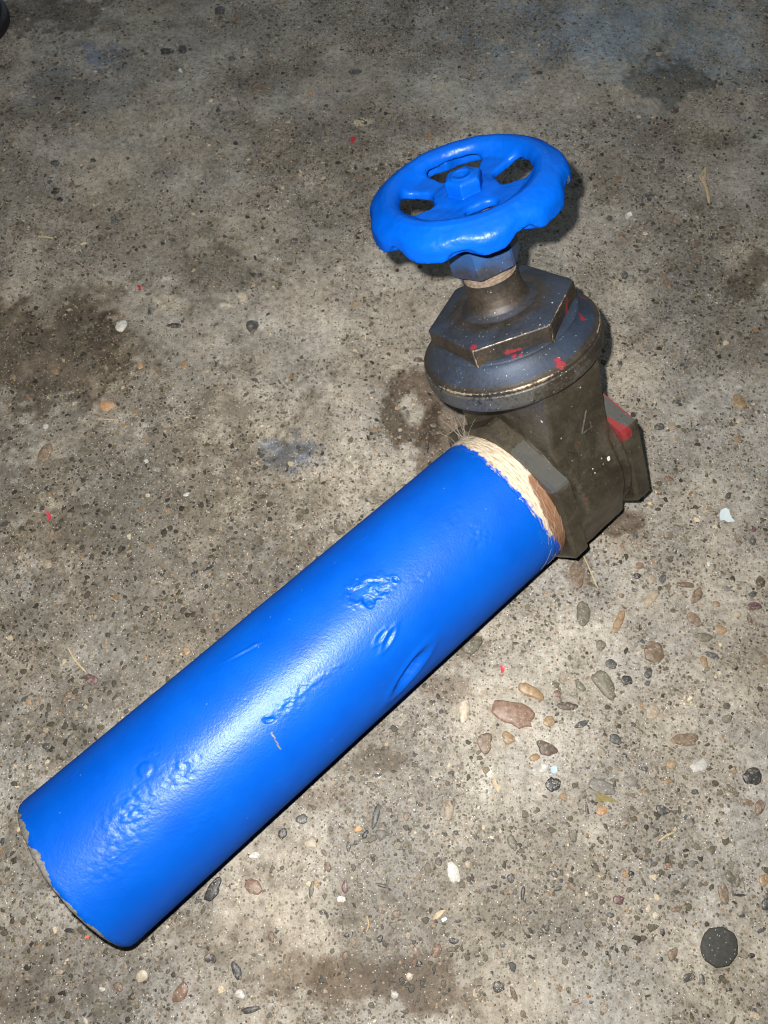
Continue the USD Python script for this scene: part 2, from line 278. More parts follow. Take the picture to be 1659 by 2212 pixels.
# pebbles worn flush with the slab: u, v, half length, half width, turn, kind; measured on enlargements of the photograph (offset and scale given per list)
PEBBLES = [((932.6, 1371.5, .43784), '400,385,115,62,25,rust 490,280,65,35,35,ochre 160,375,30,55,0,cream 578,428,28,30,0,ochre 620,290,22,18,0,rust 672,352,50,22,5,darkbrown 565,560,60,35,25,darkbrown 375,510,40,28,25,ochre 505,605,32,18,-20,ochre 265,530,50,45,60,brown 885,145,32,24,20,slate 965,222,28,28,-40,black 1070,190,20,26,20,slate 730,250,38,18,45,olive 1100,90,45,65,-35,brown 850,240,40,95,-40,olive 1090,380,32,38,20,tan 740,440,40,16,-30,slate 1250,515,70,32,5,brown 910,515,35,25,35,slate 1185,640,24,28,-30,ochre 1045,658,25,11,0,slate 1170,722,20,12,-10,ochre 600,735,36,40,-20,black 555,655,30,26,0,white 840,745,75,40,20,grey 985,720,36,28,20,grey 1320,650,45,38,0,pale 1585,700,45,50,30,black 840,865,30,26,40,orange 767,862,10,28,-10,slate 1140,865,35,25,45,slate 1300,775,18,14,0,slate 85,870,24,48,8,tan 700,990,20,32,0,olive 1265,932,28,26,0,grey 110,1170,28,55,-20,white 178,1132,14,20,0,tan 390,1200,22,22,0,slate 400,1025,22,40,-20,olive 605,1180,14,22,-30,slate 630,1250,18,11,-30,slate 450,1275,12,36,5,slate 985,1180,16,18,0,black 1080,1125,14,26,10,slate 1285,1130,20,20,0,grey 1165,1142,22,20,0,rust 1255,1212,20,22,0,grey 1475,1195,22,42,-25,olive 1510,1210,14,36,-10,olive 1440,1275,24,58,-15,brown 1520,1283,40,7,5,black 1640,1210,24,34,0,ochre 1655,1325,30,36,0,slate 922,1308,28,26,20,plum 1070,1350,14,22,0,cream 1105,1385,20,20,0,cream 975,1365,14,12,0,ochre 880,1382,22,14,15,slate 730,1290,14,20,0,tan 1420,1540,95,105,0,blackflat 1140,1468,13,20,0,black 1190,1575,22,36,10,brown 1580,1583,16,14,0,black 1270,1690,32,20,-20,slate 1335,1700,14,30,-10,slate 865,1570,9,12,0,black 1135,1600,9,11,0,black 330,1738,26,34,0,slate 25,1560,24,34,10,rust 110,1510,26,16,10,slate 350,1528,16,14,0,slate 228,1760,28,34,10,tan 405,1770,14,40,-20,brown 710,1808,20,9,0,rust 775,1785,12,10,0,orange 570,1448,14,18,20,slate 535,1475,9,16,0,slate 120,975,14,12,0,slate 480,1370,14,10,0,slate 130,1413,18,8,-10,slate 1210,1352,30,14,-10,brown 1050,810,14,12,0,grey 1460,865,20,16,0,pale 1560,825,30,16,20,brown 1620,850,24,40,20,brown 1455,415,28,20,-10,olive 1345,130,20,30,-20,ochre 1385,100,45,14,20,slate 835,50,24,28,0,olive 1340,10,50,20,0,olive 205,50,55,40,-30,olive 1640,120,16,24,0,brown'),
    ((1206.9, 768.05, .2728), '1430,365,45,70,-35,ochre 875,970,36,20,15,rust 1345,1105,20,34,15,slate 610,1430,24,22,0,slate 150,1735,60,95,-30,brown 640,1665,32,30,0,rust 620,1745,34,24,0,black 735,1770,26,36,20,tan 825,1765,26,36,30,slate 1000,1815,88,22,5,brown 865,1830,32,22,0,brown 730,1920,50,72,40,tan 1095,1900,40,66,40,brown 1600,1795,42,46,0,darkbrown 1540,1890,32,26,-20,slate 1255,1965,34,24,30,ochre 1550,1985,58,36,0,plum 200,2050,62,95,0,olive 475,2110,40,100,20,ochre 1075,2090,48,70,-40,brown 1285,2170,34,56,-40,ochre 1515,2090,20,46,-15,brown 1410,2045,40,24,0,tan 1540,1465,26,38,0,slate 1430,1478,26,18,0,brown 1010,1565,24,26,0,grey 1190,1645,18,22,0,white 935,360,32,18,0,slate 800,560,42,30,0,slate 900,560,30,36,0,tan 1415,660,24,26,0,ochre 1060,500,16,14,0,ochre 1370,545,24,18,0,brown 1430,245,28,16,0,white 1550,1370,18,24,0,plum 940,1365,30,26,0,grey 600,1855,24,16,20,slate 500,1900,20,22,0,brown 225,1895,16,16,0,slate 1330,1845,38,24,20,grey 1500,1128,26,14,0,olive'),
    ((384.0, 1700.7, .39683), '675,172,36,26,10,slate 1080,155,22,70,12,slate 1475,135,26,52,15,tan 725,305,34,34,0,cream 418,370,32,20,-10,white 410,542,45,46,0,rust 190,560,36,78,30,black 910,542,20,34,0,plum 890,608,24,24,0,white 728,560,12,52,5,olive 815,432,20,32,-10,brown 1105,258,34,30,-30,grey 1500,470,30,56,-20,white 930,320,12,32,0,slate 1020,255,14,28,30,black 970,302,18,14,0,slate 510,815,18,32,-5,brown 920,808,18,12,0,black 1100,825,18,20,0,black 1410,890,28,34,0,rust 1500,835,24,16,10,black 1300,895,20,30,-30,brown 1315,960,22,20,0,black 320,1000,24,58,-20,slate 340,1128,28,28,0,white 1180,1130,20,28,-20,white 400,1210,60,18,-15,slate 165,925,18,26,30,slate 1260,1030,20,22,0,cream 910,915,18,22,0,brown 1640,1110,24,32,0,olive 570,250,24,34,0,black 1190,690,26,22,0,brown 1110,535,34,12,15,slate 795,355,14,22,-30,brown 980,225,24,18,0,orange 1245,155,20,24,0,brown 1300,200,26,16,0,olive 1420,405,22,22,0,darkbrown 1580,420,18,22,0,tan'),
    ((0, 1810.4, .29762), '1030,1000,45,50,20,cream 1310,1120,45,90,30,rust 860,1080,32,38,-20,brown 740,1095,24,18,0,white 505,672,36,18,10,black 285,677,20,16,0,black 620,683,18,16,0,slate 1520,868,24,40,30,slate 730,1200,48,20,0,olive 620,1330,20,30,-30,cream 940,955,16,24,0,slate 430,975,30,20,-20,tan'),
    ((0, 548.6, .29762), '880,520,34,50,30,white 1265,517,50,18,5,black 330,1440,45,75,20,brown 205,1040,36,24,10,brown 1015,805,28,26,0,ochre 1340,805,30,30,0,ochre 400,850,30,22,0,ochre 775,1100,55,40,0,orange 1215,1865,24,24,0,brown 1120,1935,16,28,-15,brown 345,1700,30,22,0,black 375,2040,18,46,5,brown 1505,1800,14,18,0,black 1070,1750,20,14,0,cream 1350,1745,26,14,-20,white 1415,200,32,18,10,slate 1085,415,16,30,0,slate 1450,1165,18,16,0,grey 330,1250,24,20,0,pale 1060,1500,20,14,0,white 425,70,18,12,0,slate 40,442,20,14,0,black 1130,1560,36,20,0,grey'),
    ((0, 0, .49603), '725,222,34,16,0,black 797,212,22,18,-20,black 960,45,30,18,-10,slate 1035,70,16,24,20,brown 1545,312,28,14,0,slate 1020,430,12,10,0,cream 950,480,10,12,0,black 898,1012,40,28,-15,olive 1280,1048,20,12,-20,slate 1100,1420,34,24,-10,slate 758,1418,30,8,5,black 525,1415,28,22,-40,white 1130,1198,14,12,0,slate 850,1225,16,12,0,slate 1055,1290,22,22,0,cream 1165,1280,10,10,0,cream 240,830,20,14,-10,black 260,868,14,12,0,black 290,895,16,14,0,grey 500,962,20,12,0,slate 240,710,22,14,0,slate 405,697,12,10,0,black 1025,620,12,10,0,black 1130,385,30,12,0,brown 1350,405,12,12,0,ochre 1545,1320,14,14,0,ochre 360,957,12,10,0,slate 85,972,20,10,-10,slate 250,425,18,8,0,black 1010,255,18,10,0,slate'),
    ((1097.2, 0, .33865), '965,342,26,12,0,cream 1060,700,30,22,0,darkbrown 200,460,24,14,0,black 890,1245,40,12,0,slate 650,1390,20,20,0,slate 1210,1555,24,26,0,brown 1220,1650,20,24,0,brown 880,1730,26,12,0,slate 745,1755,26,24,0,slate 1385,1910,20,18,0,slate 1075,1410,45,14,25,brown 1010,1790,20,60,-35,brown 740,1520,16,46,-45,brown 765,1375,20,20,0,white 835,743,14,12,0,white 490,835,18,14,0,cream 1240,1500,12,10,0,black'),
    ((0, 1097.2, .36376), '915,75,14,20,-20,brown 995,20,20,20,0,brown 1185,150,14,18,0,brown 1095,185,10,12,0,black 1145,388,12,24,15,black 1325,697,18,14,-20,slate 1285,650,26,24,0,brown 1105,850,24,28,20,ochre 865,890,12,16,0,ochre 165,1150,18,22,0,ochre 400,1120,22,44,35,brown 545,1020,34,36,-40,plum 365,1275,18,22,0,olive 275,1415,28,22,-10,slate 280,335,32,26,-30,tan 345,1060,16,14,0,slate 855,1040,28,18,0,grey 940,850,20,12,20,grey 470,1192,14,12,0,slate 125,1035,20,16,0,olive 765,170,14,18,0,cream 985,690,14,16,0,brown 600,935,10,14,0,black'),
    ((713.2, 713.2, .23147), '705,570,45,30,5,darkbrown 985,950,42,30,5,darkbrown 1100,840,24,16,0,darkbrown 720,780,24,40,0,grey 965,885,30,22,-10,olive 625,725,22,20,0,ochre 600,485,30,28,0,darkbrown 820,270,45,28,0,darkbrown 910,1100,14,50,0,black 290,235,22,18,0,black 460,440,14,18,0,black')]
TAKEN = []
def pebble(px, py, rx, ry, turn, kind):
    n = 18; a = np.arange(n) * 2 * math.pi / n
    sd = int(px * 7 + py * 13) % 9973; r = np.random.default_rng(sd)
    big = min(rx, ry) > 10
    k = 1 - .16 * sstep(.5, 1, np.cos(a - r.uniform(0, 6.3))) * r.uniform(0, 1.6) + (.16 if big else .12) * np.cos(2 * a + r.uniform(0, 6)) * r.uniform(.2, 1) + .10 * np.cos(3 * a + r.uniform(0, 6)) * r.uniform(.2, 1) + .075 * r.normal(size=n).clip(-1.5, 1.5)
    if kind == 'blackflat': k = 1 + .03 * r.normal(size=n).clip(-1.5, 1.5)
    ou, ov = np.cos(a) * rx * k, np.sin(a) * ry * k; t = math.radians(turn)
    q = floor_at(px + ou * math.cos(t) - ov * math.sin(t), py + ou * math.sin(t) + ov * math.cos(t)); c = q.mean(0)
    size = np.sqrt(np.prod(np.ptp(q, axis=0))); z0 = floor_fields(c[None])[2][0]
    top = z0 + .00035 + min(.0022, .085 * size) * r.uniform(.5, 1.3)
    rings = [np.c_[c + (q - c) * s, np.full(n, z)] for s, z in ((1.0, z0 - .0012), (.985, z0 + .0003), (.86, top - .25 * (top - z0)), (.5, top))]
    for rg in rings[2:]: rg[:, 2] += r.normal(size=n) * .00010
    v = np.vstack(rings + [np.r_[c, top + .0001]]); f = []
    for j in range(3):
        for i in range(n):
            i2 = (i + 1) % n; f += [(j * n + i, j * n + i2, (j + 1) * n + i2), (j * n + i, (j + 1) * n + i2, (j + 1) * n + i)]
    f += [(3 * n + i, 3 * n + (i + 1) % n, 4 * n) for i in range(n)]
    m = trimesh.Trimesh(v, f, process=False)
    if m.area_faces.size and np.cross(q[1] - q[0], q[2] - q[1]) < 0: m.invert()
    mesh(FLOOR, 'pebble', m, STONE[kind], True); TAKEN.append((*c, size * .5))
for (ox, oy, s), text in PEBBLES:
    for item in text.split():
        u, v, a, b, t, kind = item.split(',')
        pebble(ox + float(u) * s, oy + float(v) * s, float(a) * s, float(b) * s, float(t), kind)
n_done = len(TAKEN)
while len(TAKEN) < 298:                       # a few more of the middling ones that the photograph scatters everywhere
    px, py = rng.uniform(10, 1650), rng.uniform(120, 2200)
    c = floor_at(px, py); s = rng.uniform(4.2, 7) * (.55 + .45 * py / H)
    T = np.array(TAKEN)
    if (np.hypot(T[:, 0] - c[0], T[:, 1] - c[1]) < T[:, 2] + .009).any(): continue
    pebble(px, py, s * rng.uniform(.8, 1.3), s * rng.uniform(.55, .95), rng.uniform(-50, 50), str(rng.choice(['slate', 'brown', 'grey', 'olive', 'tan', 'darkbrown', 'cream'], p=[.28, .2, .17, .15, .1, .06, .04])))
# the small grains of the aggregate, far more than one can count
def aggregate(N=150000):
    c = np.c_[rng.uniform(-.48, .48, N), rng.uniform(-.12, .98, N)]
    inside = np.abs(c[:, 0]) < .27 + (c[:, 1] + .12) * .20; c = c[inside]
    alb, grit, h = floor_fields(c)
    keep = rng.random(len(c)) < .07 + 1.15 * grit ** 1.25
    T = np.array(TAKEN)
    from scipy.spatial import cKDTree
    for k in range(0, len(c), 20000):
        d = np.hypot(c[k:k + 20000, None, 0] - T[None, :, 0], c[k:k + 20000, None, 1] - T[None, :, 1]) - T[None, :, 2] * 1.02
        keep[k:k + 20000] &= d.min(1) > 0
    c, alb, grit, h = c[keep], alb[keep], grit[keep], h[keep]
    M = len(c); n = 7
    r = np.clip(rng.lognormal(math.log(.00088), .46, M), .0004, .0030); r = np.where(rng.random(M) < .035, rng.uniform(.0016, .0034, M), r)
    kinds = np.array([(.046, .039, .027), (.086, .072, .048), (.132, .114, .078), (.195, .17, .122), (.07, .072, .072), (.26, .17, .09), (.48, .40, .28), (.80, .77, .70), (.29, .24, .19)])
    kk = rng.choice(len(kinds), M, p=[.10, .22, .24, .16, .05, .05, .04, .05, .09])
    r = np.where(kk == 7, np.minimum(r, .00055), r)  # tiny near-white grains: mica glints put in as colour
    el = rng.uniform(.4, 1.0, M); rot = rng.uniform(0, math.pi, M); a = np.arange(n) * 2 * math.pi / n
    k = 1 + .26 * rng.normal(size=(M, n)).clip(-2, 2)
    u = np.cos(a) * r[:, None] * k; w = np.sin(a) * r[:, None] * el[:, None] * k
    x = c[:, :1] + u * np.cos(rot)[:, None] - w * np.sin(rot)[:, None]; y = c[:, 1:] + u * np.sin(rot)[:, None] + w * np.cos(rot)[:, None]
    low = np.stack([x, y, np.repeat((h - .0005)[:, None], n, 1)], -1)
    hi = np.stack([c[:, :1] + (x - c[:, :1]) * .72, c[:, 1:] + (y - c[:, 1:]) * .72, np.repeat((h + .00022 + .10 * r)[:, None], n, 1)], -1)
    top = np.c_[c, h + .00026 + .14 * r][:, None]
    v = np.concatenate([low, hi, top], 1).reshape(-1, 3)
    f = []
    for i in range(n):
        j = (i + 1) % n; f += [(i, j, n + j), (i, n + j, n + i), (n + i, n + j, 2 * n)]
    f = (np.arange(M)[:, None, None] * (2 * n + 1) + np.array(f)[None]).reshape(-1, 3)
    col = kinds[kk] * rng.uniform(.75, 1.25, (M, 1)); lum = alb.mean(1, keepdims=True) / .25
    col = col * np.clip(lum, .45, 1.15) ** .7
    mesh(FLOOR, 'aggregate', (v, f), GRAINS, False, {'albedo': np.repeat(col, 2 * n + 1, 0)}, kind='stuff')
aggregate()

# ---------------------------------------------------------------- the valve with its pipe: own axes x along the pipe, z along the valve stem
PR, AZ, TILT, LEAN = .0572, .72503, .00599, -math.pi / 6
AX = np.array([math.cos(TILT) * math.cos(AZ), math.cos(TILT) * math.sin(AZ), math.sin(TILT)])
P0 = np.array([-.1984, .00201, PR])
_side = nrm(np.cross(AX, [0, 0, 1.0])); _up = np.cross(_side, AX)
ST = math.cos(LEAN) * _up + math.sin(LEAN) * _side; YY = np.cross(ST, AX)
VALVE = thing('gate_valve', Gf.Matrix4d(*[float(x) for row in (np.r_[AX, 0], np.r_[YY, 0], np.r_[ST, 0], np.r_[P0, 1]) for x in row]),
              label='bright blue pipe with a bronze gate valve and blue handwheel lying on the concrete', category='gate valve')
TO_LOCAL = np.c_[AX, YY, ST]
local = lambda p: (np.asarray(p) - P0) @ TO_LOCAL
Cl = local(C)
SX = .43469                                   # where along the pipe the stem stands
def on_pipe(px, py):                          # picture point -> (x along the pipe, angle about it)
    v = ray(px, py) @ TO_LOCAL; a = v[1] ** 2 + v[2] ** 2; b = Cl[1] * v[1] + Cl[2] * v[2]; c = Cl[1] ** 2 + Cl[2] ** 2 - PR ** 2
    s = (-b - math.sqrt(max(b * b - a * c, 0))) / a; p = Cl + s * v
    return p[0], math.atan2(p[2], p[1]) % (2 * math.pi)
def on_z(px, py, z):
    v = ray(px, py) @ TO_LOCAL; return Cl + v * (z - Cl[2]) / v[2]
def on_y(px, py, y):
    v = ray(px, py) @ TO_LOCAL; return Cl + v * (y - Cl[1]) / v[1]
def angle_to(a, b): return (a - b + math.pi) % (2 * math.pi) - math.pi

# ---- pipe
def ell(px0, py0, px1, py1, width):           # an ellipse on the pipe between two picture points: returns its normalised distance function
    (x0, t0), (x1, t1) = on_pipe(px0, py0), on_pipe(px1, py1)
    c = np.array([(x0 + x1) / 2, (t0 + t1) / 2 * PR]); d = np.array([x1 - x0, (t1 - t0) * PR]); L = np.linalg.norm(d) / 2; d = d / (2 * L)
    def f(x, th):
        u = x - c[0]; w = angle_to(th, c[1] / PR) * PR
        return np.stack([(u * d[0] + w * d[1]) / L, (-u * d[1] + w * d[0]) / width], -1)
    return f
def lengthwise(x, th): return np.stack([x, PR * np.cos(th), PR * np.sin(th)], -1)
def pipe_relief(x, th):
    p = lengthwise(x, th)
    h = .00035 * (fbm(p * 22, 3, 3) - .5) + .00012 * (fbm(p * 240, 3, 4) - .5)
    n1 = fbm(p * 330, 4, 11) - .5; n2 = fbm(p * 700, 3, 12) - .5
    g = lambda f, k=1.0: np.exp(-k * (f(x, th) ** 2).sum(-1))
    def dent(a, w, depth, rim=.25):
        nonlocal h
        r = (a(x, th) ** 2).sum(-1) + .25 * n1
        h = h - depth * np.exp(-1.6 * r) + depth * rim * np.exp(-6 * (np.sqrt(np.maximum(r, 0)) - 1.25) ** 2)
    dent(ell(852, 1496, 924, 1400, .0058), 0, .0044)             # the long dent low on the side
    dent(ell(828, 1402, 852, 1358, .0022), 0, .0008, .8)
    dent(ell(812, 1390, 832, 1362, .0018), 0, .0005, .8)
    # gouge with ragged edges
    r = np.linalg.norm(ell(752, 1288, 838, 1262, .0085)(x, th), axis=-1) + n1 * 1.1
    h = h - .0007 * sstep(1.1, .7, r) + .0003 * np.exp(-30 * (r - 1.08) ** 2) + .0008 * sstep(1.0, .3, np.linalg.norm(ell(795, 1272, 825, 1262, .0050)(x, th), axis=-1) + n2 * 1.2)
    r = np.linalg.norm(ell(786, 1308, 806, 1290, .0050)(x, th), axis=-1) + n1; h = h - .0008 * sstep(1.0, .7, r)
    r = np.linalg.norm(ell(760, 1275, 800, 1248, .0016)(x, th), axis=-1) + n1 * .8; h = h + .0008 * sstep(1.1, .5, r)
    r = np.linalg.norm(ell(850, 1256, 858, 1248, .0025)(x, th), axis=-1) + n1 * .5; h = h - .0005 * sstep(1.0, .6, r) + .0004 * np.exp(-12 * (r - 1.1) ** 2)
    # raised scratch, upper side
    r = ell(480, 1432, 566, 1386, .0013)(x, th); h = h + .00065 * np.exp(-2.2 * (r ** 2).sum(-1)) - .00035 * np.exp(-2.2 * ((r - [0, 1.5]) ** 2).sum(-1))
    r = ell(540, 1398, 562, 1388, .0018)(x, th); h = h + .0007 * np.exp(-2 * (r ** 2).sum(-1))
    # blistered seam under the bright stripe
    for a, w, amp in ((ell(568, 1556, 690, 1466, .0042), 0, .0011), (ell(640, 1500, 760, 1420, .0026), 0, .0005), (ell(600, 1560, 660, 1500, .006), 0, .0007)):
        r = np.linalg.norm(a(x, th), axis=-1); h = h + .7 * amp * sstep(1.2, .4, r + n1 * .8) * (n1 * 2.2 + .25)
    r = np.linalg.norm(ell(566, 1558, 596, 1556, .0022)(x, th), axis=-1) + n1; h = h - .0009 * sstep(1, .6, r)
    # peeling lumps and grainy patches towards the cut end
    r = np.linalg.norm(ell(302, 1678, 324, 1648, .0045)(x, th), axis=-1) + n1 * .5; h = h + .0004 * sstep(1.1, .7, r) - .0002 * np.exp(-10 * (r - 1.2) ** 2)
    for (a, b, c, d, w, amp) in ((335, 1705, 440, 1622, .010, .00075), (250, 1770, 350, 1690, .014, .0007), (200, 1830, 330, 1740, .018, .00055), (170, 1880, 300, 1860, .012, .0004), (315, 1640, 350, 1610, .005, .0008), (130, 1700, 190, 1650, .006, .0006), (390, 1820, 470, 1740, .008, .00035), (1010, 1130, 1060, 1190, .010, .00045), (1020, 1170, 1035, 1150, .003, .0006), (760, 1185, 800, 1150, .0022, .0006), (880, 1270, 940, 1230, .004, .0004), (500, 1520, 560, 1500, .003, .0004), (960, 1160, 1000, 1080, .006, .0003)):
        r = np.linalg.norm(ell(a, b, c, d, w)(x, th), axis=-1); h = h + .62 * amp * sstep(1.15, .3, r + .5 * n1) * np.clip(n1 * 3.2, -.5, 1.0)
    return h
TOWEDGE = .3762
def tow_line(th):                             # where the paint ends, round the pipe
    t = th % (2 * math.pi)
    return np.interp(t, [0, .9, 1.2, 1.5, 2.0, 2.4, 2.7, 2.95, 3.1, 3.28, 3.8, 4.5, 6.28], [.378, .378, .379, .3772, .3752, .3758, .3762, .3768, .379, .383, .390, .386, .378]) + .0022 * (fbm(np.stack([np.cos(th) * 6, np.sin(th) * 6, 0 * th], -1), 4, 8) - .5) + .0024 * (fbm(np.stack([np.cos(th) * 34, np.sin(th) * 34, 0 * th], -1), 3, 9) - .5)
def build_pipe():
    nt = 470; th = np.arange(nt) * 2 * math.pi / nt
    prof = [(.16, .0515), (.004, .0515), (.0012, .0518), (.0002, .0524), (.0, .0532), (.0, .0545), (.0005, .0557), (.0016, .0566), (.0032, .0571)]
    prof += [(x, PR) for x in np.arange(.0045, .382, .0008)] + [(.3828, .0560), (.40, .0555)]
    prof = np.array(prof)
    Xg, Tg = np.meshgrid(prof[:, 0], th, indexing='ij'); Rg = np.repeat(prof[:, 1:], nt, 1)
    outer = (Xg > .0003) & (Rg > .0550)
    rel = pipe_relief(Xg, Tg) * sstep(.0545, .0568, Rg)
    edge = tow_line(Tg); sink = -.0016 * sstep(-.0016, .0004, Xg - edge)
    e = .0012 * (fbm(np.stack([np.cos(Tg) * 6, np.sin(Tg) * 6, Xg * 0], -1), 4, 14) - .5) * sstep(.012, 0, Xg)
    R2 = Rg + np.where(outer, rel + sink * (Xg > .3), 0); Xg2 = Xg + e
    v = np.stack([Xg2, R2 * np.cos(Tg), R2 * np.sin(Tg)], -1).reshape(-1, 3)
    n = len(prof); I = np.arange(n * nt).reshape(n, nt); J = np.roll(I, -1, 1)
    q = np.stack([I[:-1], J[:-1], J[1:], I[1:]], -1).reshape(-1, 4)
    m = trimesh.Trimesh(v, np.vstack([q[:, [0, 1, 2]], q[:, [0, 2, 3]]]), process=False)
    def bare(P):
        th = np.arctan2(P[:, 2], P[:, 1]); x = P[:, 0]; out = np.zeros(len(P))
        rag = [(33, 1752, .001), (37, 1772, .0068), (47, 1812, .0076), (53, 1832, .0030), (60, 1850, .0072), (72, 1880, .0084), (88, 1905, .0052), (100, 1922, .0008), (130, 1950, .0018), (150, 1968, .0042), (165, 1985, .0010), (190, 2005, .0030), (212, 2024, .0036), (236, 2042, .0008)]
        ts = np.array([on_pipe(px + 6, py - 5)[1] for px, py, _ in rag]); o = np.argsort(ts); tt = th % (2 * math.pi)
        dep = np.interp(tt, ts[o], np.array([r[2] * .62 for r in rag])[o], 0, 0) * (1 + .9 * (fbm(P * 260, 3, 44) - .5))
        out = np.maximum(out, 1.0 * sstep(dep + .0006, dep - .0006, x) * (dep > .0003))
        out = np.maximum(out, .95 * sstep(.0016, .0006, x)); out = np.maximum(out, .35 * sstep(.004, .001, x))
        a, b = ell(586, 1582, 606, 1620, .00045)(x, th).T; out = np.maximum(out, 1.1 * sstep(1.2, .8, np.abs(b)) * sstep(1.05, .95, np.abs(a)))
        return out
    def scuff(P):
        th = np.arctan2(P[:, 2], P[:, 1]); x = P[:, 0]
        s = sstep(.02, .002, x) * .45
        for a in ((752, 1288, 838, 1262, .007), (568, 1556, 690, 1466, .004), (1140, 1130, 1215, 1205, .006)): s = np.maximum(s, .5 * sstep(1.3, .5, np.linalg.norm(ell(*a)(x, th), axis=-1)))
        return np.maximum(s, .55 * sstep(.366, .377, x))
    return m, bare, scuff
pm, bare, scuff = build_pipe()
mesh(VALVE, 'pipe', pm, BLUE, True, {'bare': bare, 'scuff': scuff})

# ---- hemp packing in the joint
def build_hemp():
    nt, xs = 420, np.arange(.3715, .4035, .0006); th = np.arange(nt) * 2 * math.pi / nt
    Xg, Tg = np.meshgrid(xs, th, indexing='ij'); p = np.stack([Xg, .057 * np.cos(Tg), .057 * np.sin(Tg)], -1)
    st = fbm(np.stack([(Xg + .0016 * np.sin(3 * Tg)) * 1500, np.cos(Tg) * 9, np.sin(Tg) * 9], -1), 3, 2) - .5
    R2 = .05655 + .0006 * np.sin(np.clip((Xg - .372) / .026, 0, 1) * math.pi) + .0009 * st + .0008 * (fbm(p * 120, 3, 6) - .5) - .0030 * sstep(.394, .402, Xg)
    R2 = R2 + .00012 * np.sin(2 * math.pi * Xg / .0023 + 2 * fbm(p * 60, 2, 9)) + .0008 * (fbm(p * 70, 3, 19) - .5)
    v = np.stack([Xg, R2 * np.cos(Tg), R2 * np.sin(Tg)], -1).reshape(-1, 3); n = len(xs)
    I = np.arange(n * nt).reshape(n, nt); J = np.roll(I, -1, 1); q = np.stack([I[:-1], J[:-1], J[1:], I[1:]], -1).reshape(-1, 4)
    T0 = on_pipe(1205, 1150)[1]; T1 = on_pipe(1000, 955)[1]
    th_of = lambda P: np.arctan2(P[:, 2], P[:, 1])
    def rust(P):
        t = th_of(P) % (2 * math.pi); xr = np.interp(t, [2.2, 2.37, 2.54, 2.81, 3.07, 3.6], [.392, .3865, .3842, .3822, .3812, .383])
        return .74 * sstep(-.0025, .0025, P[:, 0] - xr) * sstep(2.15, 2.45, t) * sstep(4.4, 3.7, t) + .16 * sstep(2.0, 2.3, t) * sstep(4.4, 3.7, t)
    def blue(P):
        e = tow_line(th_of(P)); return .62 * sstep(.0042, .0002, P[:, 0] - e) + .30 * sstep(.009, .002, P[:, 0] - e) * sstep(.8, 1.0, th_of(P) % 6.2832) * sstep(1.9, 1.5, th_of(P) % 6.2832)
    dark = lambda P: .45 * np.exp(-(angle_to(th_of(P), T1 + .08) / .16) ** 2) + .4 * sstep(.394, .401, P[:, 0])
    return trimesh.Trimesh(v, np.vstack([q[:, [0, 1, 2]], q[:, [0, 2, 3]]]), process=False), dict(rust=rust, blue=blue, dark=dark)
hm, ha = build_hemp()
HP = mesh(VALVE, 'hemp_packing', hm, HEMP, True, ha)
def curves(parent, name, strands, widths, mat, **tags):
    path = numbered(parent, name); b = UsdGeom.BasisCurves.Define(stage, path)
    b.CreateTypeAttr('linear'); b.CreateCurveVertexCountsAttr([len(s) for s in strands])
    b.CreatePointsAttr(Vt.Vec3fArray.FromNumpy(np.vstack(strands).astype(np.float32)))
    b.CreateWidthsAttr(Vt.FloatArray.FromNumpy(np.concatenate([np.full(len(s), w) for s, w in zip(strands, widths)]).astype(np.float32))); b.SetWidthsInterpolation('vertex')
    UsdShade.MaterialBindingAPI.Apply(b.GetPrim()).Bind(mat); put(b.GetPrim(), **tags); return path
def fibres():
    out = []; T1 = on_pipe(1000, 950)[1]
    for k in range(26):                       # stray hairs at the upper edge of the joint
        th = T1 + rng.normal() * .10; x = .389 + rng.normal() * .004; d = np.array([rng.normal() * .7 + .25, math.cos(th) + rng.normal() * .5, math.sin(th) + rng.normal() * .5 + .25]); d = nrm(d)
        p = np.array([x, .0565 * math.cos(th), .0565 * math.sin(th)]); L = rng.uniform(.006, .022); bend = rng.normal(size=3) * .5
        s = np.linspace(0, 1, 8)[:, None]; out.append(p + d * L * s + bend * L * s ** 2 * .5)
    for k in range(70):                      # strands lying along the wrap
        th0 = rng.uniform(0, 2 * math.pi); dth = rng.uniform(.1, .35); x0 = rng.uniform(.377, .396); s = np.linspace(0, 1, 9)
        th = th0 + dth * s; x = x0 + rng.normal() * .004 * s; r = .0573 + .0006 * rng.random() + .0008 * np.sin(s * math.pi) * rng.random()
        out.append(np.c_[x, r * np.cos(th), r * np.sin(th)])
    return out
fs = fibres(); curves(HP, 'loose_fibre', fs, [.00011] * 26 + [.00015] * 70, FIBRE, kind='stuff')

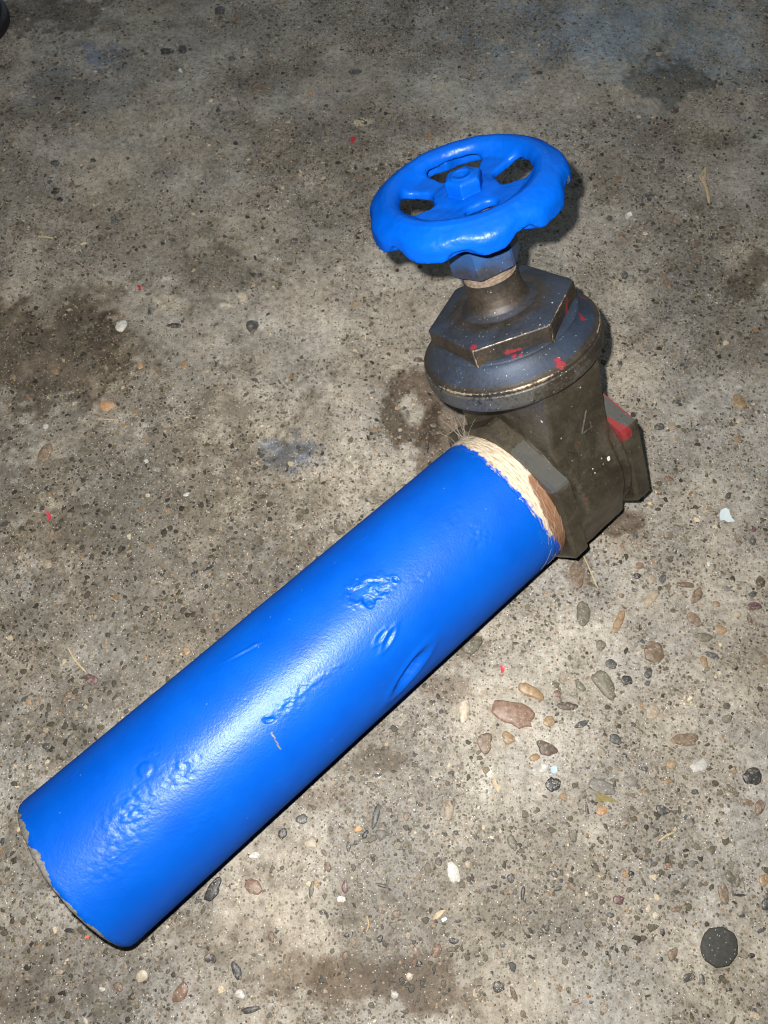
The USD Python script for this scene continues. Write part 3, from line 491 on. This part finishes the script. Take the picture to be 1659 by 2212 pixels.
# ---- surface nets: the zero surface of a field on a grid, as a smooth mesh
def surface(F, o, h):
    s = F < 0; cells = np.zeros(np.array(F.shape) - 1, np.float32); acc = np.zeros((*cells.shape, 3), np.float32)
    sl = lambda d, n: slice(d, d + n)
    nx, ny, nz = cells.shape; N = (nx, ny, nz)
    for ax in range(3):
        b, c = [i for i in range(3) if i != ax]
        for db in (0, 1):
            for dc in (0, 1):
                o0 = [0, 0, 0]; o0[b] = db; o0[c] = dc; o1 = list(o0); o1[ax] = 1
                A = F[tuple(sl(o0[i], N[i]) for i in range(3))]; B = F[tuple(sl(o1[i], N[i]) for i in range(3))]
                m = (A < 0) != (B < 0); t = np.where(m, A / np.where(m, A - B, 1), 0)
                cells += m; acc[..., ax] += t
                for i in (b, c): acc[..., i] += m * o0[i]
    act = cells > 0; idx = np.full(cells.shape, -1, np.int64); idx[act] = np.arange(act.sum())
    v = (np.argwhere(act) + acc[act] / cells[act][:, None]) * h + o
    quads = []
    for ax in range(3):
        b, c = (ax + 1) % 3, (ax + 2) % 3
        A = np.moveaxis(s, (ax, b, c), (0, 1, 2)); I = np.moveaxis(idx, (ax, b, c), (0, 1, 2))
        e = A[:-1, 1:-1, 1:-1] != A[1:, 1:-1, 1:-1]; k = np.argwhere(e)
        i, j, l = k[:, 0], k[:, 1], k[:, 2]
        q = np.stack([I[i, j, l], I[i, j + 1, l], I[i, j + 1, l + 1], I[i, j, l + 1]], -1)
        inside = A[:-1, 1:-1, 1:-1][e]; q[~inside] = q[~inside][:, ::-1]; quads.append(q)
    q = np.vstack(quads); m = trimesh.Trimesh(v, np.vstack([q[:, [0, 1, 2]], q[:, [0, 2, 3]]]), process=False)
    e = m.edges_unique; n = len(v); deg = np.maximum(np.bincount(e.ravel(), minlength=n), 1)[:, None]; p = v.copy()
    for k in range(14):                       # smoothing that keeps the volume
        avg = np.stack([np.bincount(e[:, 0], p[e[:, 1], i], n) + np.bincount(e[:, 1], p[e[:, 0], i], n) for i in range(3)], -1) / deg
        p = p + (.5 if k % 2 == 0 else -.52) * (avg - p)
    return trimesh.Trimesh(p, m.faces, process=False)
def smin(a, b, k):
    t = np.clip(.5 + .5 * (b - a) / k, 0, 1); return b + (a - b) * t - k * t * (1 - t)
def smax(a, b, k): return -smin(-a, -b, k)
def gridpts(lo, hi, h):
    ax = [np.arange(lo[i], hi[i] + h, h) for i in range(3)]; return np.meshgrid(*ax, indexing='ij')
def rbox(d, r):
    q = np.stack(d, -1) + r; return np.linalg.norm(np.maximum(q, 0), axis=-1) + np.minimum(q.max(-1), 0) - r

# ---- valve body
def body_mesh():
    h = .00095; lo = (.393, -.066, -.066); X, Y, Z = gridpts(lo, (.478, .066, .110), h)
    barrel = np.maximum(np.hypot(Y, Z) - .0555, np.abs(X - SX) - .030)
    # neck: broad across the pipe, narrow along it, a touch wider at the top
    wid = .0495 + .004 * sstep(.06, .10, Z)
    neck = rbox((np.abs(X - SX) - (.0218 + .0050 * sstep(-.005, .045, Z)), np.abs(Y) - wid, np.abs(Z - .03) - .075), .0035)
    bowl = np.maximum(np.hypot(Y, Z * .97) - .0600, np.abs(X - SX) - .0185)
    F = smin(smin(barrel, neck, .005), bowl, .008)
    cone = np.maximum(np.hypot(Y, Z) - (.0555 + .42 * np.maximum(np.abs(X - SX) - .0175, 0)), np.abs(X - SX) - .0282)
    F = smin(F, cone, .005)
    F = np.minimum(F, np.maximum(np.hypot(X - SX, Y) - .0500, np.abs(Z - .1020) - .0022))      # seat under the bonnet
    F = np.maximum(F, .0525 - np.hypot(Y, Z) - 1e3 * ((X > SX - .020) & (X < SX + .020)))    # bores
    F = F + .0012 * (fbm(np.stack([X, Y, Z], -1) * 45, 3, 17) - .5) + .0006 * (fbm(np.stack([X, Y, Z], -1) * 190, 2, 18) - .5)
    return surface(F.astype(np.float32), np.array(lo), h)
def sight(m, px, py):                        # the point of a mesh that a picture point shows
    v = np.asarray(m.vertices); d = nrm(ray(px, py) @ TO_LOCAL); q = v - Cl; t = q @ d; off = np.linalg.norm(q - t[:, None] * d, axis=1)
    k = np.flatnonzero(off < max(.0016, off.min() * 1.2)); return v[k[np.argmin(t[k])]]
def near_spots(spots):                        # painted spots: a list of (centre, radius)
    def f(P):
        out = np.zeros(len(P))
        for c, r in spots: out = np.maximum(out, np.clip(1.25 - .95 * np.linalg.norm(P - c, axis=1) / r, 0, 1))
        return out
    return f
YB = -.0505
body_m = body_mesh(); body_red = near_spots([(sight(body_m, *q), r) for q, r in (((1252, 957), .0015), ((1272, 1080), .0015), ((1243, 1068), .0012))])
body_grey = lambda P: .38 * sstep(.02, -.03, P[:, 2]) + .3 * (np.abs(P[:, 0] - SX) > .022) - .1
body_white = near_spots([(sight(body_m, *q), r) for q, r in (((1319, 990), .0017), ((1319, 994), .0017), ((1304, 990), .0008), ((1307, 1003), .0007), ((1240, 880), .0008), ((1166, 912), .0012), ((1262, 1190), .001), ((1290, 1020), .0007))])
BODY = mesh(VALVE, 'valve_body', body_m, BRONZE_BODY, True, {'white': body_white, 'red': body_red, 'grey': body_grey, 'wear': lambda P: 0 * P[:, 0], 'blue': lambda P: 0 * P[:, 0]})
def hull_prism(rings, refine=.0016):
    m = manifold3d.Manifold.hull_points(np.vstack(rings).astype(np.float32)) if refine is None else manifold3d.Manifold.hull_points(np.vstack(rings).astype(np.float32)).refine_to_length(refine)
    a = m.to_mesh(); return trimesh.Trimesh(a.vert_properties[:, :3], a.tri_verts, process=False)
def hexring(z, r, cut, turn, frame):          # hexagon with its corners cut back, as 12 points
    out = []; f = cut
    for k in range(6):
        a, b, c = (turn + (k + d) * math.pi / 3 for d in (-1, 0, 1)); p = [np.array([math.cos(t), math.sin(t)]) * r for t in (a, b, c)]
        out += [p[1] + (p[0] - p[1]) * f, p[1] + (p[2] - p[1]) * f]
    q = np.array(out); return np.array([frame(u, v, z) for u, v in q])
alongx = lambda u, v, z: (z, v, u)            # u towards the stem
RH = .0700
def end_hex(x0, x1, lip0, lip1, fine=.0016):
    m = hull_prism([hexring(x0, RH - .004, .03, 0, alongx), hexring(x0 + lip0, RH, .035, 0, alongx), hexring(x1 - lip1, RH, .035, 0, alongx), hexring(x1, RH - .003, .03, 0, alongx)], .0016)
    m = trimesh.Trimesh(m.vertices, m.faces)
    bore = manifold3d.Manifold.cylinder(.06, .0562, .0562, 96).rotate((0, 90, 0)).translate((x0 - .02, 0, 0))
    b = manifold3d.Manifold(manifold3d.Mesh(m.vertices.astype(np.float32), m.faces.astype(np.uint32))) - bore
    b = b.refine_to_length(fine); a = b.to_mesh(); return trimesh.Trimesh(a.vert_properties[:, :3], a.tri_verts, process=False)
zero = lambda P: 0 * P[:, 0]
def wear_edges(x0, x1):
    def f(P):
        r = np.hypot(P[:, 1], P[:, 2]); return .42 * sstep(RH - .005, RH - .0005, r) * (.5 + fbm(P * 80, 3, 3)) - .1
    return f
grey_flat = lambda P: np.where((np.arctan2(P[:, 1], P[:, 2]) > -math.pi / 3) & (np.arctan2(P[:, 1], P[:, 2]) < -.02) & (P[:, 1] < -.022), .85, .05)
mesh(BODY, 'hexagon_end', end_hex(.39258, .4075, .0016, .0016), BRONZE_BODY, 25, {'red': zero, 'blue': zero, 'grey': grey_flat, 'wear': wear_edges(0, 0)})
def far_red(P):                               # red paint left on two edges of the upper flat
    th = np.arctan2(-P[:, 1], P[:, 2]); r = np.hypot(P[:, 1], P[:, 2]); u = th / (math.pi / 3); v = (P[:, 0] - .4630) / .0149; on = (u > .0) & (u < 1.10) & (r > .0585)
    near = sstep(.10, -.06, v + .02 - .42 * np.clip(u, 0, 1) ** 6) * sstep(.15, .40, u) * (.7 + .6 * fbm(P * 160, 3, 6)); far = sstep(.74, .88, v) * sstep(1.02, .9, u)
    return on * np.maximum(near * .95, far * .85)
mesh(BODY, 'hexagon_end', end_hex(.4630, .47794, .0016, .0016, .0009), BRONZE_BODY, 25, {'red': far_red, 'blue': zero, 'grey': lambda P: .75 * ((np.arctan2(-P[:, 1], P[:, 2]) > .02) & (np.arctan2(-P[:, 1], P[:, 2]) < 1.03)), 'wear': wear_edges(0, 0)})
def bar(p, q, r):                             # a raised stroke
    a = manifold3d.Manifold.sphere(r, 12); m = (a.translate(tuple(map(float, p))) + a.translate(tuple(map(float, q)))).hull().to_mesh()
    return trimesh.Trimesh(m.vert_properties[:, :3], m.tri_verts, process=False)
def stroke(u, v): p = on_y(u, v, YB); return np.array([p[0], YB + .0001, p[2]])
zr = lambda u, v: stroke(1206.9 + u * .2728, 768.05 + v * .2728)
digit = trimesh.util.concatenate([bar(zr(218, 440), zr(184, 622), .0008), bar(zr(184, 622), zr(274, 560), .0008), bar(zr(252, 530), zr(262, 598), .0007)])
mesh(BODY, 'size_number', digit, BRONZE_BODY, 30, {'red': zero, 'blue': zero, 'grey': lambda P: .55 + zero(P), 'wear': lambda P: .12 + zero(P)}, label='raised number 4 cast on the neck')

# ---- bonnet: ring flange, cone, hexagon and neck
def lathe(prof, nt, frame=lambda x, y, z: (SX + x, y, z), step=None):
    prof = np.asarray(prof, float)
    if step:
        d = np.r_[0, np.cumsum(np.linalg.norm(np.diff(prof, axis=0), axis=1))]; s = np.unique(np.r_[d, np.arange(0, d[-1], step)]); prof = np.c_[np.interp(s, d, prof[:, 0]), np.interp(s, d, prof[:, 1])]
    th = np.arange(nt) * 2 * math.pi / nt; R, T = np.meshgrid(prof[:, 0], th, indexing='ij'); Z = np.repeat(prof[:, 1:], nt, 1)
    v = np.stack(frame(R * np.cos(T), R * np.sin(T), Z), -1).reshape(-1, 3); n = len(prof)
    I = np.arange(n * nt).reshape(n, nt); J = np.roll(I, -1, 1); q = np.stack([I[:-1], J[:-1], J[1:], I[1:]], -1).reshape(-1, 4)
    return trimesh.Trimesh(v, np.vstack([q[:, [0, 1, 2]], q[:, [0, 2, 3]]]), process=False)
Z0, Z1, Z2, Z3 = .10327, .11961, .13407, .14483
prof = [(.040, Z0 + .001), (.0590, Z0), (.0606, Z0 + .0006), (.0618, Z0 + .0020), (.0622, Z0 + .004), (.0622, Z1 - .0042), (.0618, Z1 - .0034), (.0613, Z1 - .0031), (.0616, Z1 - .0024), (.0614, Z1 - .0009), (.0604, Z1)] + [(.0496 + .0102 * (1 - u) ** 1.55, Z1 + .0003 + u * (Z2 - .0022 - Z1)) for u in np.linspace(0, 1, 18)] + [(.0486, Z2 - .0010), (.0470, Z2 - .0002), (.0440, Z2 + .0002), (.030, Z2 + .0005)]
fl_mesh = lathe(prof, 300, step=.0010)
disc_red = near_spots([(sight(fl_mesh, *q), r) for q, r in (((1211, 784), .0044), ((1205, 776), .0032), ((1262, 683), .0030), ((1257, 676), .0020), ((1259, 638), .0026), ((1266, 640), .002), ((1105, 767), .0022), ((1125, 762), .0018))])
def disc_wear(P):
    r = np.hypot(P[:, 0] - SX, P[:, 1]); a = np.arctan2(P[:, 1], P[:, 0] - SX)
    lip = np.exp(-((r - .0612) / .0010) ** 2) * sstep(Z1 - .0046, Z1 - .001, P[:, 2]); f = fbm(np.c_[np.cos(a) * 5, np.sin(a) * 5, 0 * a], 3, 5)
    return lip * (.36 + .60 * f) - .15
BON = mesh(VALVE, 'bonnet', fl_mesh, BRONZE_TOP, 28, {'red': disc_red, 'wear': disc_wear, 'blue': lambda P: .66 * sstep(Z1 - .001, Z1 + .003, P[:, 2]) + .1 * sstep(0, -.05, P[:, 1]) * (P[:, 2] > Z1) - .12, 'grey': lambda P: .28 + .22 * (np.hypot(P[:, 0] - SX, P[:, 1]) > .0610) * (P[:, 2] < Z1 - .003) + .3 * (np.hypot(P[:, 0] - SX, P[:, 1]) > .0612) * sstep(-.2, -.9, (P[:, 0] - SX) / .062) - .1})
upright = lambda u, v, z: (SX + u, v, z); AH = -.60164; RB = .0505
hx = hull_prism([hexring(Z2 - .006, RB, .03, AH, upright), hexring(Z3 - .0010, RB, .03, AH, upright), hexring(Z3 - .0003, RB - .0007, .032, AH, upright), hexring(Z3 + .0008, RB - .004, .035, AH, upright), hexring(Z3 + .0030, RB - .018, .06, AH, upright)], .0015)
hex_red = near_spots([(sight(hx, *q), r) for q, r in (((1020, 747), .0034), ((1101, 762), .0026), ((1110, 763), .0026), ((1121, 757), .0022), ((1228, 672), .0034), ((1227, 660), .0030), ((1231, 650), .0020))])
def hex_wear(P):
    a = np.arctan2(P[:, 1], P[:, 0] - SX); k = (a - AH) % (math.pi / 3); d = np.hypot(P[:, 0] - SX, P[:, 1]) * np.cos(k - math.pi / 6) - RB * math.cos(math.pi / 6)
    top = np.exp(-((d + .0003) / .0008) ** 2) * sstep(Z3 - .0016, Z3 - .0004, P[:, 2]) * (P[:, 2] < Z3 + .0006)
    corner = np.exp(-(np.minimum(k, math.pi / 3 - k) / .016) ** 2) * (P[:, 2] < Z3) * (np.hypot(P[:, 0] - SX, P[:, 1]) > .047)
    front = sstep(.01, -.02, P[:, 1])
    return np.maximum(top * (.12 + .5 * front), corner * (.1 + .52 * front)) * (.75 + .9 * fbm(P * 90, 3, 4)) - .12
mesh(BON, 'bonnet_hexagon', hx, BRONZE_TOP, 22, {'red': hex_red, 'wear': hex_wear, 'blue': lambda P: .66 * (P[:, 2] > Z3 - .0005) * (.35 + .65 * sstep(.024, .038, np.hypot(P[:, 0] - SX, P[:, 1]))) - .12, 'grey': lambda P: .22 * sstep(-.02, -.04, P[:, 1]) - .05})
neck = [(.0290, Z3 + .0020), (.0248, Z3 + .0032), (.0214, Z3 + .0054), (.0194, Z3 + .0088), (.0181, Z3 + .0135), (.0175, Z3 + .0185), (.0172, .1690), (.0150, .1690)]
mesh(BON, 'bonnet_neck', lathe(neck, 120, step=.0013), BRONZE_TOP, 40, {'red': zero, 'wear': lambda P: .12 * (P[:, 2] > .166) + 0, 'blue': lambda P: .12 + .42 * sstep(Z3 + .012, Z3, P[:, 2]), 'grey': lambda P: -.1 + zero(P)})
tp = []
for k in range(4): z = .1685 + k * .0021; tp += [(.0160, z), (.0173, z + .0007), (.0173, z + .0011), (.0160, z + .0019)]
mesh(VALVE, 'stem_thread', lathe(tp, 96), THREAD, 25)
GT = -.60 + math.radians(12)
gn = hull_prism([hexring(.1755, .0212, .06, GT, upright), hexring(.1775, .0236, .05, GT, upright), hexring(.1945, .0236, .05, GT, upright), hexring(.1962, .0210, .06, GT, upright)], .0014)
mesh(VALVE, 'packing_nut', gn, NUTBLUE, 22, {'red': zero, 'grey': lambda P: .05 + zero(P), 'wear': lambda P: -.1 + zero(P), 'blue': lambda P: .50 + .40 * sstep(.180, .194, P[:, 2]) + .6 * (fbm(P * 60, 3, 8) - .5)})
mesh(VALVE, 'valve_stem', lathe([(.0005, .19), (.0075, .19), (.0075, .222), (.0005, .222)], 40), BRONZE_TOP, 30, {'red': zero, 'wear': zero, 'blue': lambda P: .3 + zero(P), 'grey': zero})

# ---- handwheel, in its own axes (z up the wheel's axis from the top of its rim)
WN = nrm([.00282, -.11872, 1.0]); WA = nrm(np.array([1.0, 0, 0]) - WN * WN[0]); WB = np.cross(WN, WA)
WC = np.array([SX + .00082, .00038, .22988]) + .0014 * WN
def to_wheel(m):
    v = np.asarray(m.vertices); m.vertices = WC + v[:, :1] * WA + v[:, 1:2] * WB + v[:, 2:] * WN; return m
VALLEYS = np.radians([-177, -137, -101, -57, -17, 23, 63, 103, 143.0])
HOLES = [(142, 23, .0405), (59, 29, .0415), (-25, 23, .0415), (-112, 23, .0310)]
def wheel_sdf(X, Y, Z):
    r = np.hypot(X, Y); th = np.arctan2(Y, X)
    dv = np.min([np.abs(angle_to(th, a)) for a in VALLEYS], axis=0) * .0595      # arc distance to the nearest finger hollow
    hollow = np.exp(-(dv / .0076) ** 2) * (.75 + .5 * noise(np.stack([th * 1.1, 0 * th, 0 * th], -1), 5))
    ro = .0606 - .0064 * hollow * sstep(.0022, -.0080, Z)
    bottom = -.0156 + .0016 * hollow
    zt = np.interp(r, [0, .013, .022, .036, .040, .0435, .047, .051, .055, .0585, .0625], [-.0066, -.0066, -.0062, -.0048, -.0022, .0012, .0026, .0020, -.0006, -.0042, -.0095])
    sheet = smax(np.abs(Z - zt + .0028) - .0028, r - .0600, .003)
    skirt = smax(smax(np.abs(r - (ro - .0038)) - .0038, bottom - Z, .0015), Z + .0034, .006)
    for c, half, rout in HOLES:
        dth = np.abs(angle_to(th, math.radians(c))) - math.radians(half); side = dth * np.maximum(r, .012)
        hole = smax(smax(side, r - rout, .008), .0200 - r, .007)
        sheet = smax(sheet, -hole, .0022)
    hub = smax(r - .0130, np.abs(Z + .0150) - .0070, .004)
    F = smin(smin(sheet, skirt, .006), hub, .008)
    p = np.stack([X, Y, Z], -1)
    return F + .0010 * (fbm(p * 95, 3, 23) - .5) + .00045 * (fbm(p * 330, 2, 29) - .5)
h = .00085; lo = (-.064, -.064, -.027); Xw, Yw, Zw = gridpts(lo, (.064, .064, .004), h)
wm = surface(wheel_sdf(Xw, Yw, Zw).astype(np.float32), np.array(lo), h)
wv = np.array(wm.vertices); _th = np.arctan2(wv[:, 1], wv[:, 0]); _r = np.hypot(wv[:, 0], wv[:, 1])
metal_w = .62 * np.exp(-(angle_to(_th, math.radians(-52)) * .06 / .0060) ** 2) * sstep(-.005, -.010, wv[:, 2]) * (_r > .05) + .50 * np.exp(-(angle_to(_th, math.radians(-178)) * .06 / .0045) ** 2) * sstep(-.006, -.012, wv[:, 2]) * (_r > .05) + .6 * sstep(-.0142, -.0158, wv[:, 2])  # metal colour in two finger hollows and along the lower edge
WHEEL = mesh(VALVE, 'handwheel', to_wheel(wm), WHEELBLUE, True, {'bare': metal_w, 'scuff': lambda P: 0 * P[:, 0]})
def nut_sdf(X, Y, Z):
    hexd = np.max([np.abs(X * math.cos(a) + Y * math.sin(a)) for a in np.radians([10, 70, 130])], axis=0) - .0103
    F = smax(hexd, np.abs(Z + .0016) - .0058, .0026)
    ring = np.hypot(np.hypot(X + .0006, Y) - .0060, Z - .0042) - .0009
    F = smin(F, ring, .0010); F = smax(F, -(np.hypot(np.hypot(X, Y) * .9, Z - .0074) - .0043), .001)
    washer = smax(np.hypot(X, Y) - .0125, np.abs(Z + .0070) - .0012, .001); F = smin(F, washer, .0012)
    return F + .0007 * (fbm(np.stack([X, Y, Z], -1) * 190, 3, 33) - .5)
lo = (-.0165, -.0165, -.0115); Xn, Yn, Zn = gridpts(lo, (.0165, .0165, .0095), .0006)
nm = surface(nut_sdf(Xn, Yn, Zn).astype(np.float32), np.array(lo), .0006)
mesh(WHEEL, 'wheel_nut', to_wheel(nm), WHEELBLUE, True, {'bare': zero, 'scuff': zero})

# ---------------------------------------------------------------- loose bits on the floor
def zf(p): return floor_fields(np.atleast_2d(p))[2]
def sliver(name, pts, width, mat, label, category, thick=.5, lift=.0009):
    """A stalk or splinter through picture points, lying on the slab; width in picture points at its place."""
    q = floor_at(*np.array(pts, float).T); d = np.r_[0, np.cumsum(np.linalg.norm(np.diff(q, axis=0), axis=1))]
    s = np.linspace(0, d[-1], 16); q = np.c_[np.interp(s, d, q[:, 0]), np.interp(s, d, q[:, 1])]
    k = np.linalg.norm(floor_at(pts[0][0] + 10, pts[0][1]) - floor_at(*map(np.float64, pts[0]))) / 10 * width
    t = np.gradient(q, axis=0); t /= np.linalg.norm(t, axis=1, keepdims=True); n = np.c_[-t[:, 1], t[:, 0]]
    r = np.random.default_rng(len(name) + int(pts[0][0])); w = k * (.75 + .35 * r.random(16)) * np.r_[.4, np.ones(14), .35] / 2
    z = np.max(zf(q)) + lift + .0004 * np.sin(np.linspace(0, 3, 16)); m = 7; a = np.arange(m) * 2 * math.pi / m; rings = []
    for i in range(16): rings.append(np.c_[q[i] + n[i] * (np.cos(a) * w[i])[:, None], z[i] + np.sin(a) * w[i] * thick])
    v = np.vstack(rings); f = []
    for i in range(15):
        for j in range(m): j2 = (j + 1) % m; f += [(i * m + j, i * m + j2, (i + 1) * m + j2), (i * m + j, (i + 1) * m + j2, (i + 1) * m + j)]
    for e, fl_ in ((0, True), (15 * m, False)):
        for j in range(1, m - 1): f.append((e, e + j + 1, e + j) if fl_ else (e, e + j, e + j + 1))
    tm = trimesh.Trimesh(v, f, process=False); tm.fix_normals()
    return tm, mat, name, label, category
def lay(tm, mat, name, label, category, group=None):
    mesh('/World', name, tm, mat, True, label=label, category=category, group=group)
def flake(name, outline, mat, label, category, curl=.0006, thick=.00035, lift=.0005, group=None):
    """A thin chip with the outline given in picture points."""
    q = floor_at(*np.array(outline, float).T); c = q.mean(0); n = len(q)
    q2 = np.vstack([(q[i] + q[(i + 1) % n]) / 2 if j else q[i] for i in range(n) for j in (0, 1)]); n = len(q2)
    z0 = zf(c)[0] + lift; d = np.linalg.norm(q2 - c, axis=1); zr_ = z0 + curl * (d / d.max()) ** 2 * (1 + .5 * np.sin(np.arange(n) * 1.3))
    mid = c + (q2 - c) * .5
    top = np.vstack([np.c_[q2, zr_ + thick], np.c_[mid, z0 + thick + .15 * curl + 0 * d], np.r_[c, z0 + thick]]); bot = np.c_[q2, zr_ - .0003]
    v = np.vstack([top, bot]); f = []
    for i in range(n):
        j = (i + 1) % n; f += [(i, j, n + j), (i, n + j, n + i), (n + i, n + j, 2 * n), (i, 2 * n + 1 + i, 2 * n + 1 + j), (i, 2 * n + 1 + j, j)]
    tm = trimesh.Trimesh(v, f, process=False)
    if tm.face_normals[2][2] < 0: tm.invert()
    mesh('/World', name, tm, mat, 35, label=label, category=category, group=group)
RED = plain_look('red_paint', (.42, .022, .03), rough=.4); PINK = plain_look('pinkish_red_paint', (.50, .05, .075), rough=.4); ORANGE = plain_look('orange_chip', (.62, .13, .05))
PALEBLUE = plain_look('pale_blue_paint', (.55, .64, .66), rough=.5, var=.08); LIGHTBLUE = plain_look('light_blue_paint', (.40, .52, .72), rough=.5, var=.1); WHITEP = plain_look('white_paint', (.72, .70, .66), rough=.5, var=.1)
LEAF = plain_look('dry_leaf', (.20, .165, .06), rough=.6); DRY = plain_look('dry_scrap', (.46, .37, .24), rough=.65)
lay(*sliver('straw', [(1258, 1196), (1268, 1218), (1279, 1244), (1292, 1272)], 3.2, STRAW, 'straight pale straw poking out from under the near hexagon of the valve', 'straw'))
lay(*sliver('straw', [(213, 905), (232, 907), (254, 908)], 3.0, STRAW, 'short thin straw below the orange pebble on the left', 'straw'))
lay(*sliver('straw', [(82, 512), (98, 513), (116, 515)], 5.0, STRAW, 'short pale straw on the far left of the floor', 'straw'))
lay(*sliver('straw', [(147, 1400), (163, 1427), (187, 1453)], 4.5, STRAW, 'pale flattened straw lying on the floor above the cut end of the pipe', 'straw'))
lay(*sliver('straw', [(1422, 1817), (1437, 1806), (1456, 1797)], 5.0, STRAW, 'short pale straw on the bare concrete right of the pipe, above the round black stone', 'straw'))
lay(*sliver('dry_stalk', [(793, 1978), (797, 1998), (791, 2014)], 5.0, TWIG, 'short brown dry stalk on the floor below the middle of the pipe', 'stalk'))
tw = [sliver('twig', p, w, STRAW, '', '') for p, w in (([(1517, 378), (1521, 395), (1527, 415), (1530, 430), (1532, 441)], 8.5), ([(1523, 362), (1518, 375), (1511, 382), (1513, 389), (1521, 397)], 5.0), ([(1524, 362), (1523, 375), (1522, 395)], 5.0))]
lay(trimesh.util.concatenate([t[0] for t in tw]), STRAW, 'twig', 'pale twig with a small loop at one end, right of the handwheel', 'twig')
flake('leaf_scrap', [(1282, 1712), (1292, 1716), (1303, 1714), (1312, 1719), (1324, 1724), (1337, 1734), (1318, 1732), (1300, 1731), (1286, 1730), (1291, 1722)], LEAF, 'small olive dry leaf scrap with a pointed tip right of the pipe', 'leaf', curl=.0012)
flake('dry_scrap', [(935, 1984), (942, 1972), (952, 1966), (966, 1965), (958, 1972), (951, 1980), (944, 1985)], DRY, 'cream dry scrap curled on the concrete below the pipe', 'scrap', curl=.0012)
flake('dry_scrap', [(1064, 1676), (1070, 1680), (1074, 1694), (1082, 1700), (1076, 1712), (1068, 1702)], DRY, 'narrow tan dry scrap beside the white scuff right of the pipe', 'scrap', curl=.001)
flake('paint_flake', [(1554, 1112), (1557, 1102), (1567, 1097), (1575, 1102), (1577, 1112), (1587, 1127), (1573, 1128), (1565, 1123), (1556, 1125)], PALEBLUE, 'pale blue paint flake with a ragged tail, the largest flake on the floor', 'paint flake')
flake('paint_flake', [(1189, 1658), (1196, 1654), (1203, 1657), (1203, 1668), (1196, 1671), (1189, 1667)], LIGHTBLUE, 'small light blue paint flake beside a black stone and a white one', 'paint flake')
flake('paint_flake', [(953, 1985), (963, 1980), (966, 1986), (956, 1993)], PALEBLUE, 'tiny pale blue paint flake under the cream dry scrap', 'paint flake')
flake('paint_flake', [(388, 148), (392, 150), (395, 158), (385, 153)], PALEBLUE, 'tiny pale paint flake between dark stones at the upper left', 'paint flake')
flake('paint_flake', [(1354, 462), (1362, 459), (1366, 466), (1358, 470)], WHITEP, 'small white paint flake right of the handwheel', 'paint flake', lift=.001)
for o, m_, l in (([(757, 301), (763, 296), (769, 297), (766, 304), (762, 310), (758, 307)], RED, 'red paint chip near the pale mark left of the handwheel'), ([(298, 617), (304, 618), (304, 626), (300, 628)], RED, 'tiny red paint chip on the dark grainy patch at the left'),
        ([(97, 1104), (104, 1104), (109, 1112), (111, 1122), (102, 1125), (105, 1114)], PINK, 'curved pinkish red paint chip near the left edge of the floor'), ([(1080, 1437), (1091, 1438), (1089, 1450), (1083, 1455)], PINK, 'red paint chip right of the pipe, above the rust coloured stone'),
        ([(184, 2023), (191, 2020), (196, 2024), (188, 2028)], ORANGE, 'orange red chip beside the cut end of the pipe')):
    flake('paint_chip', o, m_, l, 'paint chip')

# ---------------------------------------------------------------- the dark shoe cut off by the corner of the picture
def shoe():
    c = floor_at(-40.0, 60.0); base = zf(c)[0]
    h = .002; lo = np.array([-.14, -.075, -.004]); X, Y, Z = gridpts(lo, (.075, .075, .075), h)
    half = .043 + .006 * np.cos(X * 22); ex = np.hypot(np.maximum(X - .025, 0) * 1.05, Y)
    top = .030 + .030 * sstep(.03, -.10, X)
    up = smax(ex - half, np.abs(Z - .5 * top - .006) - .5 * top, .022); sole = smax(ex - half - .003, np.abs(Z - .006) - .006, .003)
    return c, base, surface(smin(up, sole, .003).astype(np.float32), lo, h)
c, base, sm = shoe(); ang = math.radians(-12); sv = np.array(sm.vertices); tip = floor_at(27.0, 60.0)
R2 = np.array([[math.cos(ang), -math.sin(ang)], [math.sin(ang), math.cos(ang)]]); sv[:, :2] = sv[:, :2] @ R2.T; sv[:, :2] += tip - np.array([sv[:, 0].max(), .0]); sv[:, 2] += base + .004 + .001
sm.vertices = sv
mesh('/World', 'shoe', sm, plain_look('shoe_leather', (.014, .013, .016), rough=.5, scale=200.0), True, label='dark shoe tip cut off by the upper left corner of the picture', category='shoe')
